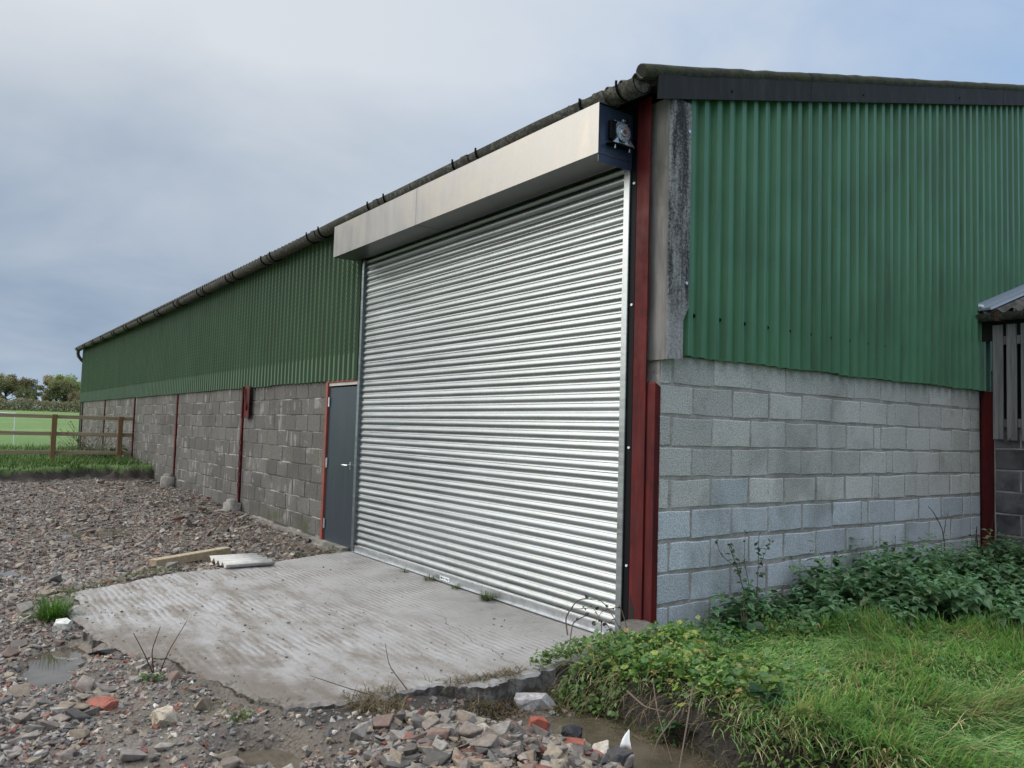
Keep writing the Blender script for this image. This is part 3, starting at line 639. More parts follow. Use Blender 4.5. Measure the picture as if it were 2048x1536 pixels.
# roof
def roof_sheet(xa, xb, side):
    k = max(2, int(round((xb - xa) / .146 * 10))); xs = np.linspace(xa, xb, k + 1)
    off = .030 * np.cos(xs / .146 * 2 * math.pi)
    ya, yb = (-.235, 6.85) if side == 0 else (13.95, 6.85)
    za = roofz(-.235) if side == 0 else roofz(-.25); zb = roofz(6.85)
    v = []; 
    for th in (0, -.007):
        for y_, z_ in ((ya, za), ((ya + yb) / 2, (za + zb) / 2), (yb, zb)): v += [(x_, y_, z_ + o_ + th) for x_, o_ in zip(xs, off)]
    m_ = k + 1; f = []
    for i in range(k):
        for r in (0, 1): f.append([r * m_ + i, r * m_ + i + 1, (r + 1) * m_ + i + 1, (r + 1) * m_ + i]); f.append([(3 + r) * m_ + i, (4 + r) * m_ + i, (4 + r) * m_ + i + 1, (3 + r) * m_ + i + 1])
        f.append([i, 3 * m_ + i, 3 * m_ + i + 1, i + 1])
    me = fast_mesh('roof_sheet', v, f, smooth=True); return link('roof_sheet', me, MAT['roof'], barn)
x = .06
while x > -28.1:
    roof_sheet(max(x - 1.022, -28.2), x + .02, 0); roof_sheet(max(x - 1.022, -28.2), x + .02, 1); x -= 1.022
# bargeboard: flat board with a roll on top, in lengths
y = -.10; j = 0
while y < 6.85:
    y1 = min(y + 1.83, 6.86)
    pr = .002 * (j % 2); MBo = MB()
    a, b = y, y1 + (.03 if y1 < 6.8 else 0)
    z_ = lambda yy, o_: roofz(yy) + o_
    MBo.add([(xx, yy, z_(yy, o_)) for xx in (.088 + pr, .100 + pr) for yy, o_ in ((a, -.187), (b, -.187), (b, .028), (a, .028))], [[0, 1, 2, 3][::-1], [4, 5, 6, 7], [0, 1, 5, 4], [1, 2, 6, 5], [2, 3, 7, 6], [3, 0, 4, 7]])
    MBo.obj('bargeboard', MAT['barge'], barn)
    ra = a if j else -.225
    seg = [(.055, yy, z_(yy, .016)) for yy in np.linspace(ra, b, 14)]
    seg = [(p_[0], p_[1], p_[2] + random.uniform(-.004, .004)) for p_ in seg]
    MB().tube(seg, [.052 + .003 * (j % 2) + random.uniform(0, .004) for _ in seg], 12).obj('verge_roll', MAT['moss'], barn, smooth=True)
    if j == 0: MB().tube([(.055, -.2275, z_(-.2275, .016)), (.055, -.226, z_(-.226, .016))], .047, 12).obj('roll_end_shade', MAT['dark'], barn)  # dark disc painted as the shade inside the hollow roll
    for yb in (a + .8,):
        if yb < 6.8: MB().tube([(.098, yb, z_(yb, -.12)), (.108, yb, z_(yb, -.12))], .009, 8).obj('bolt', MAT['black'], barn)
    y = y1; j += 1
v = []
for side in (1,):
    MB().add([(xx, yy, roofz(2 * 6.85 - yy) + o_) for xx in (.088, .1) for yy, o_ in ((6.85, -.215), (13.9, -.215), (13.9, .05), (6.85, .05))], [[0, 1, 2, 3][::-1], [4, 5, 6, 7], [0, 1, 5, 4], [1, 2, 6, 5], [2, 3, 7, 6], [3, 0, 4, 7]]).obj('bargeboard', MAT['barge'], barn)
# gutter: half round lengths with collars and straps
def gut_z(x): return float(np.interp(x, [-28, -23, -17, -14, -11, -8, -5, -1, 0.1], [3.985, 3.96, 3.94, 3.945, 3.965, 3.995, 4.022, 4.02, 3.99]))
def half(x0, x1, r, th=.012, n_=12, y=-.195):
    v = []; k = 6; xs = np.linspace(x0, x1, k)
    for rr in (r, r - th):
        for xx in xs: v += [(xx, y + rr * math.cos(math.pi + math.pi * i / n_), gut_z(xx) + rr * math.sin(math.pi + math.pi * i / n_)) for i in range(n_ + 1)]
    f = []; w = n_ + 1; K = k * w
    for s_ in range(k - 1):
        for i in range(n_):
            a = s_ * w + i; f.append([a, a + w, a + w + 1, a + 1]); f.append([K + a, K + a + 1, K + a + w + 1, K + a + w])
    for s_ in (0, k - 1): f += [[s_ * w + i, s_ * w + i + 1, K + s_ * w + i + 1, K + s_ * w + i] for i in range(n_)]
    for i in (0, n_): f += [[s_ * w + i, K + s_ * w + i, K + (s_ + 1) * w + i, (s_ + 1) * w + i] for s_ in range(k - 1)]
    return v, f
xj = .03; j = 0
joints = [-.33 - 1.838 * k for k in range(16)]
for a, b in zip([.03] + joints, joints):
    b = max(b, -28.1)
    v, f = half(b, a, .092); gut = MB().add(v, f).obj('gutter', MAT['acdark'], barn, smooth=True)
    if b > -28.0:
        v, f = half(b - .05, b + .06, .106, .014); MB().add(v, f).obj('gutter_collar', MAT['acdark'], gut, smooth=True)
        for dxs in (-.2, .2):
            st_ = MB()
            for q0 in (0,):
                pts = [(b + dxs, -.195 + .101 * math.cos(t_), gut_z(b) + .101 * math.sin(t_)) for t_ in np.linspace(math.pi * .93, math.pi * 2.0, 10)]
                st_.tube(pts, .010, 5)
            st_.obj('gutter_strap', MAT['black'], gut)
pts = [(.03, -.195 + .09 * math.cos(t_), gut_z(0) + .09 * math.sin(t_)) for t_ in np.linspace(math.pi, 2 * math.pi, 12)]
MB().add(pts + [(p_[0] - .012, p_[1], p_[2]) for p_ in pts], [list(range(12)), list(range(23, 11, -1))]).obj('stop_end', MAT['acdark'], barn)
MB().tube([(-28.05, -.195, 3.9), (-28.05, -.195, 3.78), (-28.05, -.17, 3.70), (-28.05, -.06, 3.56), (-28.05, .02, 3.48), (-28.05, .02, .3)], .055, 10).obj('downpipe', MAT['acdark'], barn, smooth=True)
# corner flashing in cement sheet: smooth wing facing the yard, lichened wing on the gable
def wing(poly, mat):
    pass
xs = [(-.135, .05), (.045, .05)] + [(.045 + .035 * math.sin(t_), .085 - .035 * math.cos(t_)) for t_ in np.linspace(.3, 1.4, 4)] + [(.083, .10), (.083, .165), (.090, .175), (.083, .185), (.083, .27)]
cf = MB()
k = len(xs)
zt = 3.935
rows = [(2.035, None), (2.32, None), (2.43, None), (2.43001, None), (zt, None)]
def colpt(i, z): return (xs[i][0], xs[i][1], z)
for i in range(k - 1):
    cf.cur = 0 if i < 3 else 1
    for z0, z1 in ((2.035, 2.33), (2.33, 2.43), (2.43, 3.0), (3.0, zt)):
        a, b = xs[i], xs[i + 1]
        last = i == k - 2
        za = z0 + (.012 * i / k if z0 == 2.035 else 0)
        if last and z0 < 2.4:
            yb0 = .215 if z0 < 2.3 else .215; yb1 = .215 if z0 < 2.3 else .27
            cf.add([(a[0], a[1], za), (b[0], yb0, za), (b[0], yb1, z1), (a[0], a[1], z1)], [[0, 1, 2, 3]])
        else: cf.add([(a[0], a[1], za), (b[0], b[1], za), (b[0], b[1], z1), (a[0], a[1], z1)], [[0, 1, 2, 3]])
o = cf.obj('corner_flashing', [MAT['acsmooth'], MAT['aclichen']], barn)
sm = o.modifiers.new('thickness', 'SOLIDIFY'); sm.thickness = .008; sm.offset = -1
o['label'] = 'lichen stained cement corner piece'
for zb, yb in ((3.72, .24), (2.6, .235)): MB().tube([(.08, yb, zb), (.094, yb, zb)], .012, 8).obj('bolt', MAT['zinc'], barn)
# corner stanchion
pp = MB()
pp.bbox(-.198, -.068, .0, .012, -.05, 3.97, .003); pp.box(-.137, -.127, .0125, .19, -.05, 3.97); pp.box(-.198, -.068, .1905, .20, -.05, 3.97)
pp.bbox(-.232, -.201, .006, .030, -.05, 3.9, .003)
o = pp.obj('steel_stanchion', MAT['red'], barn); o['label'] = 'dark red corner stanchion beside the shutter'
an = MB().add([(x_, y_, z_) for x_ in (-.125, .006) for y_, z_ in ((.014, -.02), (.014, 1.86), (.020, -.02), (.020, 1.875))], [[0, 4, 5, 1], [2, 3, 7, 6], [1, 5, 7, 3], [4, 6, 7, 5], [0, 1, 3, 2]])
an.add([(x_, y_, z_) for x_ in (.0065, .0125) for y_, z_ in ((.014, -.03), (.068, .0), (.068, 1.84), (.014, 1.87))], [[0, 1, 2, 3], [4, 7, 6, 5], [0, 4, 5, 1], [1, 5, 6, 2], [2, 6, 7, 3], [3, 7, 4, 0]])
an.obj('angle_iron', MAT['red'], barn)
MB().add([(-.192, -.001, .06), (-.135, -.001, .06), (-.132, -.001, .13), (-.14, -.001, .2), (-.139, -.001, .25), (-.15, -.001, .27), (-.17, -.001, .32), (-.178, -.001, .345), (-.19, -.001, .35)], [list(range(9))[::-1]]).obj('bare_patch', MAT['dark'], barn)
for i, x in enumerate(posts):
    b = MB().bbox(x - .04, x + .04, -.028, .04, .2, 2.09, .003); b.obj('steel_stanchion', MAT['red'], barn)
    if i < 2:
        cx = x + (.22 if i == 0 else .33) - .0
        pts = []; 
        bm = bmesh.new(); bmesh.ops.create_cone(bm, cap_ends=True, segments=14, radius1=.21, radius2=.185, depth=.44)
        bmesh.ops.bevel(bm, geom=[e for e in bm.edges if all(v_.co.z > .1 for v_ in e.verts)], offset=.06, segments=3, affect='EDGES')
        for v_ in bm.verts: v_.co = Vector((v_.co.x * 1.0, v_.co.y * .75, v_.co.z)) + Vector((random.uniform(-.012, .012), random.uniform(-.012, .012), random.uniform(-.01, .01)))
        me = bpy.data.meshes.new('footing'); bm.to_mesh(me); bm.free(); me.shade_smooth()
        o = link('footing_stub', me, MAT['conc'], barn); o.location = (x + .22 - .2, -.12, .02 if i == 0 else .16)
# door and frame
fr = MB().bbox(-5.80, -5.735, -.03, .06, .0, 2.068, .003); fr.bbox(-5.734, -4.893, -.03, .06, 2.045, 2.068, .003)
frame = fr.obj('door_frame', MAT['redlead'], barn)
MB().box(-5.734, -4.893, -.012, .06, 2.005, 2.044).obj('packer', MAT['acpale'], barn)
door = MB().bbox(-5.695, -4.893, -.005, .04, .005, 1.985, .004).obj('door', MAT['door'], barn); door['label'] = 'plain dark grey steel personnel door'
MB().box(-5.734, -5.697, -.002, .05, .0, 2.004).obj('door_jamb', MAT['door'], barn)
for z in (1.80, 1.02, .25): MB().tube([(-5.70, -.018, z - .06), (-5.70, -.018, z + .06)], .014, 8).obj('hinge', MAT['zinc'], door)
hd = MB().tube([(-5.0, -.006, 1.02), (-5.0, -.055, 1.02), (-5.03, -.06, 1.02), (-5.12, -.06, 1.02)], .011, 8); hd.bbox(-5.012, -4.988, -.012, -.0055, .97, 1.06, .002); hd.obj('handle', MAT['zinc'], door, smooth=True)
MB().bbox(-5.82, -4.94, -.14, .06, -.25, .0, .01).obj('door_sill', MAT['conc'], barn)
# plate, bracket and chain on the nearest wall post
pl = MB().bbox(-9.07, -8.80, -.075, -.055, 1.58, 2.09, .004); pl.bbox(-9.08, -9.055, -.10, -.0, 1.58, 2.09, .004)
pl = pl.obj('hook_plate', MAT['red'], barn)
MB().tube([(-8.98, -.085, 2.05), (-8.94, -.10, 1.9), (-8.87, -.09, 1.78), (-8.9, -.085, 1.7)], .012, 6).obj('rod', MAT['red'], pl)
MB().tube([(-8.78, -.03, 2.06), (-8.62, -.12, 2.06), (-8.60, -.12, 2.04), (-8.60, -.12, 1.83), (-8.62, -.12, 1.82), (-8.78, -.03, 1.82)], .014, 6).obj('bar_bracket', MAT['black'], barn)
chn = None
for i in range(11):
    z = 1.26 - i * .086; x = -9.20 + (-.012 if i % 2 else .0) + (.0 if i < 9 else .0)
    a = (0 if i % 2 else 1)
    pts = []
    for t_ in np.linspace(0, 2 * math.pi, 12, endpoint=False):
        u, w = .022 * math.cos(t_), .055 * math.sin(t_)
        pts.append((x + (u if a else u * .35) * .8, -.05 + (0 if a else u * .7), z + w))
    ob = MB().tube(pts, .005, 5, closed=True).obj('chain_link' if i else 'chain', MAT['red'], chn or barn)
    if i == 0: chn = ob

# ------------------------------------------------------------------ roller shutter (part of the barn)
sh = MB().bbox(-.325, -.262, -.012, .06, .0, 3.44, .004)
k = [(-.325, 3.441), (-.262, 3.441)] + [(-.325 + .063 * math.cos(t_), 3.441 + .08 * math.sin(t_)) for t_ in np.linspace(.2, 1.5, 6)]
sh.prism([(-.325, 3.4405), (-.262, 3.4405)] + [(-.325 + .063 * math.cos(t_), 3.4405 + .085 * math.sin(t_)) for t_ in np.linspace(.25, 1.57, 6)], 1, -.010, .058)
shutter = sh.obj('roller_shutter', MAT['galv'], barn); shutter['label'] = 'bright galvanised roller shutter filling the front of the bay'
g2 = MB().bbox(-4.887, -4.827, -.012, .06, .0, 3.44, .004); g2.prism([(-4.827, 3.4405), (-4.887, 3.4405)] + [(-4.827 - .060 * math.cos(t_), 3.4405 + .085 * math.sin(t_)) for t_ in np.linspace(.25, 1.57, 6)], 1, -.010, .058)
g2.obj('guide_channel', MAT['galv'], shutter)
# slat section: flat curl at the foot, long convex belly
prof = [(.000, .0000), (.006, .0035), (.012, .0040), (.0135, .0005)]
for t_ in np.linspace(0, 1, 9): prof.append((.0145 + t_ * .0585, -.0092 * math.sin(math.pi * (t_ ** .92)) + .001))
prof += [(.0745, .0035), (.0755, .005)]
k = len(prof); me = None
v = [(xx, yy + .030, zz_) for xx in (-4.86, -.305) for zz_, yy in prof]
f = [[i, k + i, k + i + 1, i + 1] for i in range(k - 1)]
slat_me = fast_mesh('slat', v, f, smooth=True); slat_me.set_sharp_from_angle(angle=math.radians(40)); slat_me.materials.append(MAT['galv'])
for i in range(47):
    o = bpy.data.objects.new('slat', slat_me); COL.objects.link(o); o.parent = shutter; o.location = (0, random.uniform(-.0008, .0008), .078 + i * .0752)
    o.rotation_euler = (random.uniform(-.012, .012), random.uniform(-.00025, .00025), 0)
br = MB().bbox(-4.833, -.327, .006, .013, .008, .083, .002); br.box(-4.833, -.327, -.02, .005, .008, .014)
rail = br.obj('bottom_rail', MAT['rail'], shutter)
# maker's sticker: white plate with small printed marks
st_ = MB().box(-2.83, -2.65, .0035, .0045, .018, .056).obj('sticker', MAT['white'], shutter)
pm = MB()
for a, b, z0, z1 in ((-2.815, -2.800, .030, .046), (-2.797, -2.785, .028, .046), (-2.780, -2.738, .033, .040), (-2.72, -2.70, .031, .043), (-2.697, -2.665, .036, .040), (-2.697, -2.672, .028, .032)): pm.box(a, b, .0025, .0032, z0, z1)
pm.obj('lettering', MAT['print'], shutter)
ba = MB().bbox(-.2605, -.2035, .004, .05, -.02, 3.93, .003); ba.obj('angle_bracket', MAT['black'], shutter); MB().box(-4.925, -4.890, .006, .05, 0, 3.9).obj('angle_bracket', MAT['black'], shutter)
for z in (3.36, 2.45, 1.40, .55): MB().tube([(-.225, .005, z), (-.225, -.006, z)], .010, 6).obj('bolt', MAT['white'], shutter)
# the hood box: two sheets meeting at a seam
BY, B0, B1 = -.345, 3.52, 3.893
for xa, xb in ((-4.985, -2.953), (-2.946, -.246)):
    hb = MB(); e = 0.0 if xa < -3 else .0015
    hb.box(xa, xb, BY - e, BY + .0025 - e, B0, B1); hb.box(xa, xb, BY + .003, -.035, B0 + e, B0 + .0025 + e); hb.box(xa, xb, BY + .003, -.02, B1 - .0025, B1)
    hb.box(xa, xb, -.0375, -.035, B0 + .003, B0 + .03)
    if xa < -4: hb.box(xa, xa + .0025, BY + .003, -.01, B0 + .003, B1 - .003)
    hb.obj('hood_panel', MAT['alu'], shutter)
MB().tube([(-4.9, -.12, 3.71), (-.30, -.12, 3.71)], .11, 16).obj('curtain_roll', MAT['black'], shutter, smooth=True)
ep = MB().bbox(-.262, -.252, -.335, .0, 3.46, 3.885, .002); ep.box(-.2515, -.2505, -.335, -.22, 3.62, 3.80)
ep.obj('end_plate', MAT['navy'], shutter)
MB().bbox(-.251, -.19, -.27, -.05, 3.598, 3.610, .002).obj('motor_shelf', MAT['black'], shutter)
MB().bbox(-.2505, -.215, -.255, -.20, 3.64, 3.78, .004).obj('motor_body', MAT['black'], shutter)
yc, zc = -.135, 3.705
mp = MB().bbox(-.240, -.222, yc - .078, yc + .078, zc - .082, zc + .085, .006)
mp.tube([(-.2215, yc, zc), (-.205, yc, zc)], [.072, .068], 24); mp.tube([(-.2045, yc, zc), (-.192, yc, zc)], [.034, .030], 18)
for a in range(6):
    t_ = a * math.pi / 3 + .3; mp.tube([(-.2045, yc + .055 * math.cos(t_), zc + .055 * math.sin(t_)), (-.197, yc + .055 * math.cos(t_), zc + .055 * math.sin(t_))], .007, 8)
mp.prism([(yc - .11, zc - .094), (yc - .05, zc - .094), (yc - .06, zc - .045)], 0, -.238, -.20); mp.prism([(yc + .05, zc - .094), (yc + .11, zc - .094), (yc + .06, zc - .045)], 0, -.238, -.20)
mp.bbox(-.24, -.215, yc + .0, yc + .03, zc + .086, zc + .105, .003)
mp.obj('motor_flange', MAT['zinc'], shutter)
MB().tube([(-.1915, yc, zc), (-.190, yc, zc)], .019, 16).obj('shaft_bore', MAT['copper'], shutter)
hm = MB()
for su in (-1, 1): hm.tube([(-.2215, yc + su * .062, zc + .068), (-.2205, yc + su * .062, zc + .068)], .010, 10)
hm.bbox(-.235, -.21, yc + .028, yc + .045, zc + .087, zc + .11, .003); hm.obj('bolt_hole', MAT['black'], shutter)
for yb in (-.22, -.075): MB().tube([(-.205, yb, 3.57), (-.205, yb, 3.615)], .006, 6).obj('bolt', MAT['zinc'], shutter)

# ------------------------------------------------------------------ lean-to shed on the right
shed = empty('lean_to_shed', (.6, 4.95, 0)); tag(shed, 'dark block lean-to with grey slatted boards against the gable end', 'shed')
sw = MB().box(.16, 4.2, 4.962, 5.1, -.1, 1.72).obj('block_wall', MAT['mortar_g'], shed)
for k in range(7):
    z0 = 1.685 - .225 * (k + 1); x = .162 - (0 if k % 2 else .2)
    while x < 4.1:
        a, b = max(x, .165), x + .45
        if b - a > .06:
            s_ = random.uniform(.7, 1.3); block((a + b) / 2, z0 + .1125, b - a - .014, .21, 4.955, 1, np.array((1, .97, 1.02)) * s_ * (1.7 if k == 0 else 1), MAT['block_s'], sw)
        x = b
for z in (2.55, 1.68): MB().bbox(.16, 4.2, 4.935, 4.975, z, z + .09, .003).obj('board_rail', MAT['board'], shed)
x = .172
for i in range(30):
    w = .094 + random.uniform(-.006, .006); MB().bbox(x, x + w, 4.905, 4.93, 1.55 + random.uniform(-.006, .006), 2.76, .003).obj('board', MAT['board'], shed); x += w + .036 + random.uniform(-.006, .006)
MB().box(.16, 4.2, 5.05, 5.08, 1.72, 2.9).obj('inside_shade_sheet', MAT['dark'], shed)  # black sheet added behind the boards as the shade of the inside
MB().box(4.15, 4.2, 5.1, 9, -.1, 2.9).obj('end_wall', MAT['board'], shed)
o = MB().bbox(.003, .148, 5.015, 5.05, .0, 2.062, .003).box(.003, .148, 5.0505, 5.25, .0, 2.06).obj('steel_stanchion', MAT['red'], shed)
MB().prism([(.02, 2.60), (4.25, 2.60), (4.25, 2.90), (.02, 2.90)], 1, 4.955, 4.975).obj('fascia', MAT['dark'], shed)
MB().bbox(.0, .03, 4.80, 4.98, 2.73, 2.93, .004).obj('gutter_end', MAT['dark'], shed)
gs = MB(); v = []; n_ = 10
for rr in (.062, .052):
    for xx in (.05, 4.25): v += [(xx, 4.865 + rr * math.cos(math.pi + math.pi * i / n_), 2.875 + 1.25 * rr * math.sin(math.pi + math.pi * i / n_)) for i in range(n_ + 1)]
w_ = n_ + 1; f = [[i, w_ + i, w_ + i + 1, i + 1] for i in range(n_)] + [[2 * w_ + i, 2 * w_ + i + 1, 3 * w_ + i + 1, 3 * w_ + i] for i in range(n_)] + [[i, i + 1, 2 * w_ + i + 1, 2 * w_ + i] for i in range(n_)] + [[0, 2 * w_, 3 * w_, w_], [n_, w_ + n_, 3 * w_ + n_, 2 * w_ + n_]]
gs.add(v, f).obj('gutter', MAT['acdark'], shed, smooth=True)
MB().box(.235, .275, 4.80, 4.93, 2.79, 2.90).obj('gutter_strap', MAT['seed'], shed)
xs_ = np.linspace(.06, 4.3, 250); off = .024 * np.cos((xs_ - .1) / .146 * 2 * math.pi)
v = [(x_, y_, 2.905 + .31 * (y_ - 4.85) + o_ + th) for th in (0, -.007) for y_ in (4.83, 9.0) for x_, o_ in zip(xs_, off)]
k = 250; f = [q for i in range(k - 1) for q in ([i, i + 1, k + i + 1, k + i], [2 * k + i, 3 * k + i, 3 * k + i + 1, 2 * k + i + 1], [i, 2 * k + i, 2 * k + i + 1, i + 1])]
link('roof_sheet', fast_mesh('roof_sheet', v, f, smooth=True), MAT['roof'], shed)
fl = MB()
fl.add([(x_, y_, 2.915 + .315 * (y_ - 4.85) + dz_) for y_ in (4.82, 9.0) for x_, dz_ in ((.066, .09), (.070, .03), (.19, .035), (.20, .01), (.066, .01))], [[0, 1, 6, 5], [1, 2, 7, 6], [2, 3, 8, 7], [3, 4, 9, 8], [4, 0, 5, 9], [0, 4, 3, 2, 1], [5, 6, 7, 8, 9]])
fl.obj('flashing', MAT['flash'], shed)
MB().bbox(.045, .10, 4.83, 4.90, 2.955, 2.985, .008).obj('mortar_lump', MAT['white'], shed)

# ------------------------------------------------------------------ timber fence, far field
fence = empty('rail_fence', (-18.3, -1.8, .42)); tag(fence, 'brown timber post and rail fence meeting the barn wall', 'fence')
for y in (-.33, -1.80, -3.4, -5.0, -6.6): MB().bbox(-18.32, -18.21, y - .055, y + .055, .1, 1.565 + random.uniform(-.01, .02), .006).obj('post', MAT['post_wood'], fence)
for z in (1.47, 1.055, .595):
    for a, b in ((-1.83, -.02), (-3.42, -1.836), (-5.02, -3.426), (-6.7, -5.026)):
        o = MB().bbox(-18.365, -18.325, a, b, z + random.uniform(-.006, .006), z + .09, .004).obj('rail', MAT['rail_wood'], fence)
ef = empty('electric_fence', (-30, -2.2, .4)); tag(ef, 'thin white electric fence post and tape beyond the timber fence', 'fence')
zf = float(height(np.array([-30.]), np.array([-1.85]))[0][0])
MB().tube([(-30, -1.85, zf), (-30, -1.85, zf + 1.13)], .022, 6).obj('post', MAT['tape'], ef)
MB().tube([(-30, -1.85, zf + 1.08), (-30.2, -3.2, zf + 1.12), (-30.5, -4.6, zf + 1.2), (-31, -9, zf + 1.35)], .022, 5).obj('tape', MAT['tape'], ef)

LEAF_Q = np.array([(-.5, -.5, 0), (.5, -.5, .12), (.5, .5, 0), (-.5, .5, .12)]); LEAF_QF = np.array([[0, 1, 2], [0, 2, 3]])
def tree(x, y, H, Wd, cols, seed, label, n_=8000, trunk=True, low=.15, gap=.25, cat='tree'):
    r = np.random.default_rng(seed); z0 = float(height(np.array([x]), np.array([y]))[0][0])
    root = empty('tree', (x, y, z0)); tag(root, label, cat, 'trees along the far hedge')
    tb = MB(); tips = []
    tb.tube([(x, y, z0 - .3), (x + r.normal(0, .1), y, z0 + H * .25), (x + r.normal(0, .3), y + r.normal(0, .3), z0 + H * .6)], [H * .028, H * .022, H * .008], 7)
    clumps = []
    for i in range(40):
        a = r.uniform(0, 6.283); zz_ = H * (low + (1 - low) * r.beta(1.6, 1.3)); rr = Wd / 2 * math.sqrt(max(.05, 1 - ((zz_ / H - .5) / .52) ** 2)) * r.uniform(.35, 1)
        c_ = np.array((x + rr * math.cos(a), y + rr * math.sin(a), z0 + zz_)); clumps.append((c_, Wd * r.uniform(.09, .19)))
        tb.tube([(x, y, z0 + min(H * .55, zz_ * .6)), tuple(c_ * .55 + np.array((x, y, z0 + zz_ * .75)) * .45), tuple(c_)], [H * .012, H * .007, H * .003], 5)
    tb.obj('trunk', MAT['bark'], root)
    bg_ = Bag()
    for i, (c_, s_) in enumerate(clumps):
        m_ = n_ // 40; dr = r.normal(0, 1, (m_, 3)); dr /= np.linalg.norm(dr, axis=1, keepdims=True)
        P = c_ + dr * s_ * (r.uniform(.35, 1.15, (m_, 1)) ** .6) * np.array((1, 1, .8))
        col = np.array(cols[r.integers(len(cols))]) * r.uniform(.7, 1.25, (m_, 1)) * r.uniform(.8, 1.2)
        bg_.inst(LEAF_Q, LEAF_QF, basis_from(r.normal(0, 1, (m_, 3)) + dr * .6, r.uniform(0, 6.28, m_)), P, H * r.uniform(.014, .032, m_), col)
    bg_.obj('crown', MAT['leaf'], root)
def along(px, dist):
    d = RC.T @ np.array([(px - 1024) / FPX, (815 - 768) / FPX, 1.]); d = d[:2] / np.hypot(*d[:2]); return CAM[:2] + d * dist
OL = [(.23, .235, .125), (.20, .215, .12), (.27, .255, .14)]; BR = [(.32, .245, .17), (.28, .225, .16), (.26, .215, .16)]; GN = [(.20, .25, .11), (.24, .29, .125)]
for px, dist, H, Wd, cols, lab in ((128, 232, 9.4, 8.6, GN + OL, 'green and olive rounded tree beside the barn end beyond the field'), (112, 245, 9.6, 8.0, BR + OL, 'russet brown tree left of the rounded green one beyond the field'), (55, 262, 8.2, 7.5, [(.20, .195, .165), (.17, .17, .145)], 'thin grey autumn tree in the gap of the far treeline'),
        (10, 240, 9.2, 10.5, OL + [(.12, .09, .03)], 'broad olive tree with yellowing top at the left of the treeline'), (-40, 240, 9.5, 10, OL, 'olive tree just past the broad yellowing one in the treeline'), (158, 226, 5.2, 5, OL + BR, 'low scrubby tree touching the barn end in the treeline')):
    q = along(px, dist); tree(q[0], q[1], H, Wd, cols, int(px) + 500, lab)
hb = Bag(); r = np.random.default_rng(77)
m_ = 16000; tpx = r.uniform(-260, 330, m_); dist = 221 + r.normal(0, 2.2, m_)
q = np.array([along(a, b) for a, b in zip(tpx, dist)]); hh = (2.5 + 1.1 * vnoise(tpx, tpx * 0, .06, 31) + .7 * vnoise(tpx, tpx * 0, .2, 32))
zz_ = height(q[:, 0], q[:, 1])[0] + hh * r.beta(1.2, 1.0, m_)
cl = np.array([(.13, .13, .08), (.19, .165, .125), (.15, .165, .085), (.27, .235, .19)])[r.integers(0, 4, m_)] * r.uniform(.7, 1.3, (m_, 1))
hb.inst(LEAF_Q, LEAF_QF, basis_from(r.normal(0, 1, (m_, 3)), r.uniform(0, 6.28, m_)), np.column_stack([q, zz_]), r.uniform(.14, .32, m_), cl)
hedge = hb.obj('hedge', MAT['leaf']); tag(hedge, 'long brown green hedge along the far side of the field', 'hedge')

# ------------------------------------------------------------------ stones
def rock(seed, k=15, bev=0, jit=.24):
    r = np.random.default_rng(seed); bm = bmesh.new()
    P = np.array([(a, b, c) for a in (-.42, .42) for b in (-.42, .42) for c in (-.42, .42)]) + r.uniform(-jit, jit, (8, 3))
    P[r.integers(0, 8)] *= r.uniform(.3, .8); P[r.integers(0, 8)] *= r.uniform(.4, .9)
    if k > 8: P = np.vstack([P, r.uniform(-.5, .5, (k - 8, 3)) * np.array((1.1, 1.1, .9))])
    for p_ in P: bm.verts.new(p_)
    ch = bmesh.ops.convex_hull(bm, input=bm.verts[:])
    bmesh.ops.delete(bm, geom=[v_ for v_ in bm.verts if not v_.link_faces], context='VERTS')
    if bev: bmesh.ops.dissolve_limit(bm, angle_limit=.25, verts=bm.verts[:], edges=bm.edges[:]); bmesh.ops.bevel(bm, geom=bm.edges[:], offset=bev, segments=1, affect='EDGES', clamp_overlap=True)
    bmesh.ops.triangulate(bm, faces=bm.faces[:]); bmesh.ops.recalc_face_normals(bm, faces=bm.faces[:])
    bm.verts.index_update(); v = np.array([v_.co[:] for v_ in bm.verts]); f = np.array([[q.index for q in fc.verts] for fc in bm.faces]); bm.free(); return v, f
BIG = [rock(i, 9, .05, .19) for i in range(16)]; MDB = [rock(70 + i, 8, .05, .21) for i in range(12)]; MED = [rock(50 + i, 8) for i in range(12)]; SML = [rock(90 + i, 7) for i in range(8)]
PAL = np.array([(.27, .26, .25), (.19, .185, .185), (.34, .30, .24), (.26, .215, .165), (.085, .085, .09), (.25, .085, .06), (.18, .12, .105), (.47, .45, .42), (.22, .19, .175), (.14, .125, .12)])
PW = np.array([.2, .14, .10, .11, .11, .055, .10, .045, .10, .085]); PW /= PW.sum()
def heap_line(x, y): return smooth01((x - np.interp(y, [-2.6, -2.3, -1.8, -1.5, -1.25, -1.0], [.05, .12, .17, .40, .66, 1.05])) / .12 + vnoise(x, y, 6, 45) * .8)
def strip_free(x, y): return np.where((x > -.25) & (y > -2.45) & (y < -.8), heap_line(x, y), 1.0)
def pile(x, y): return heap_line(x, y) *  np.maximum(smooth01(1.5 - np.hypot((x - .75) / .62, (y + 1.75) / .5)), .8 * smooth01(1.4 - np.hypot((x - .3) / .6, (y + 3.1) / .3)))
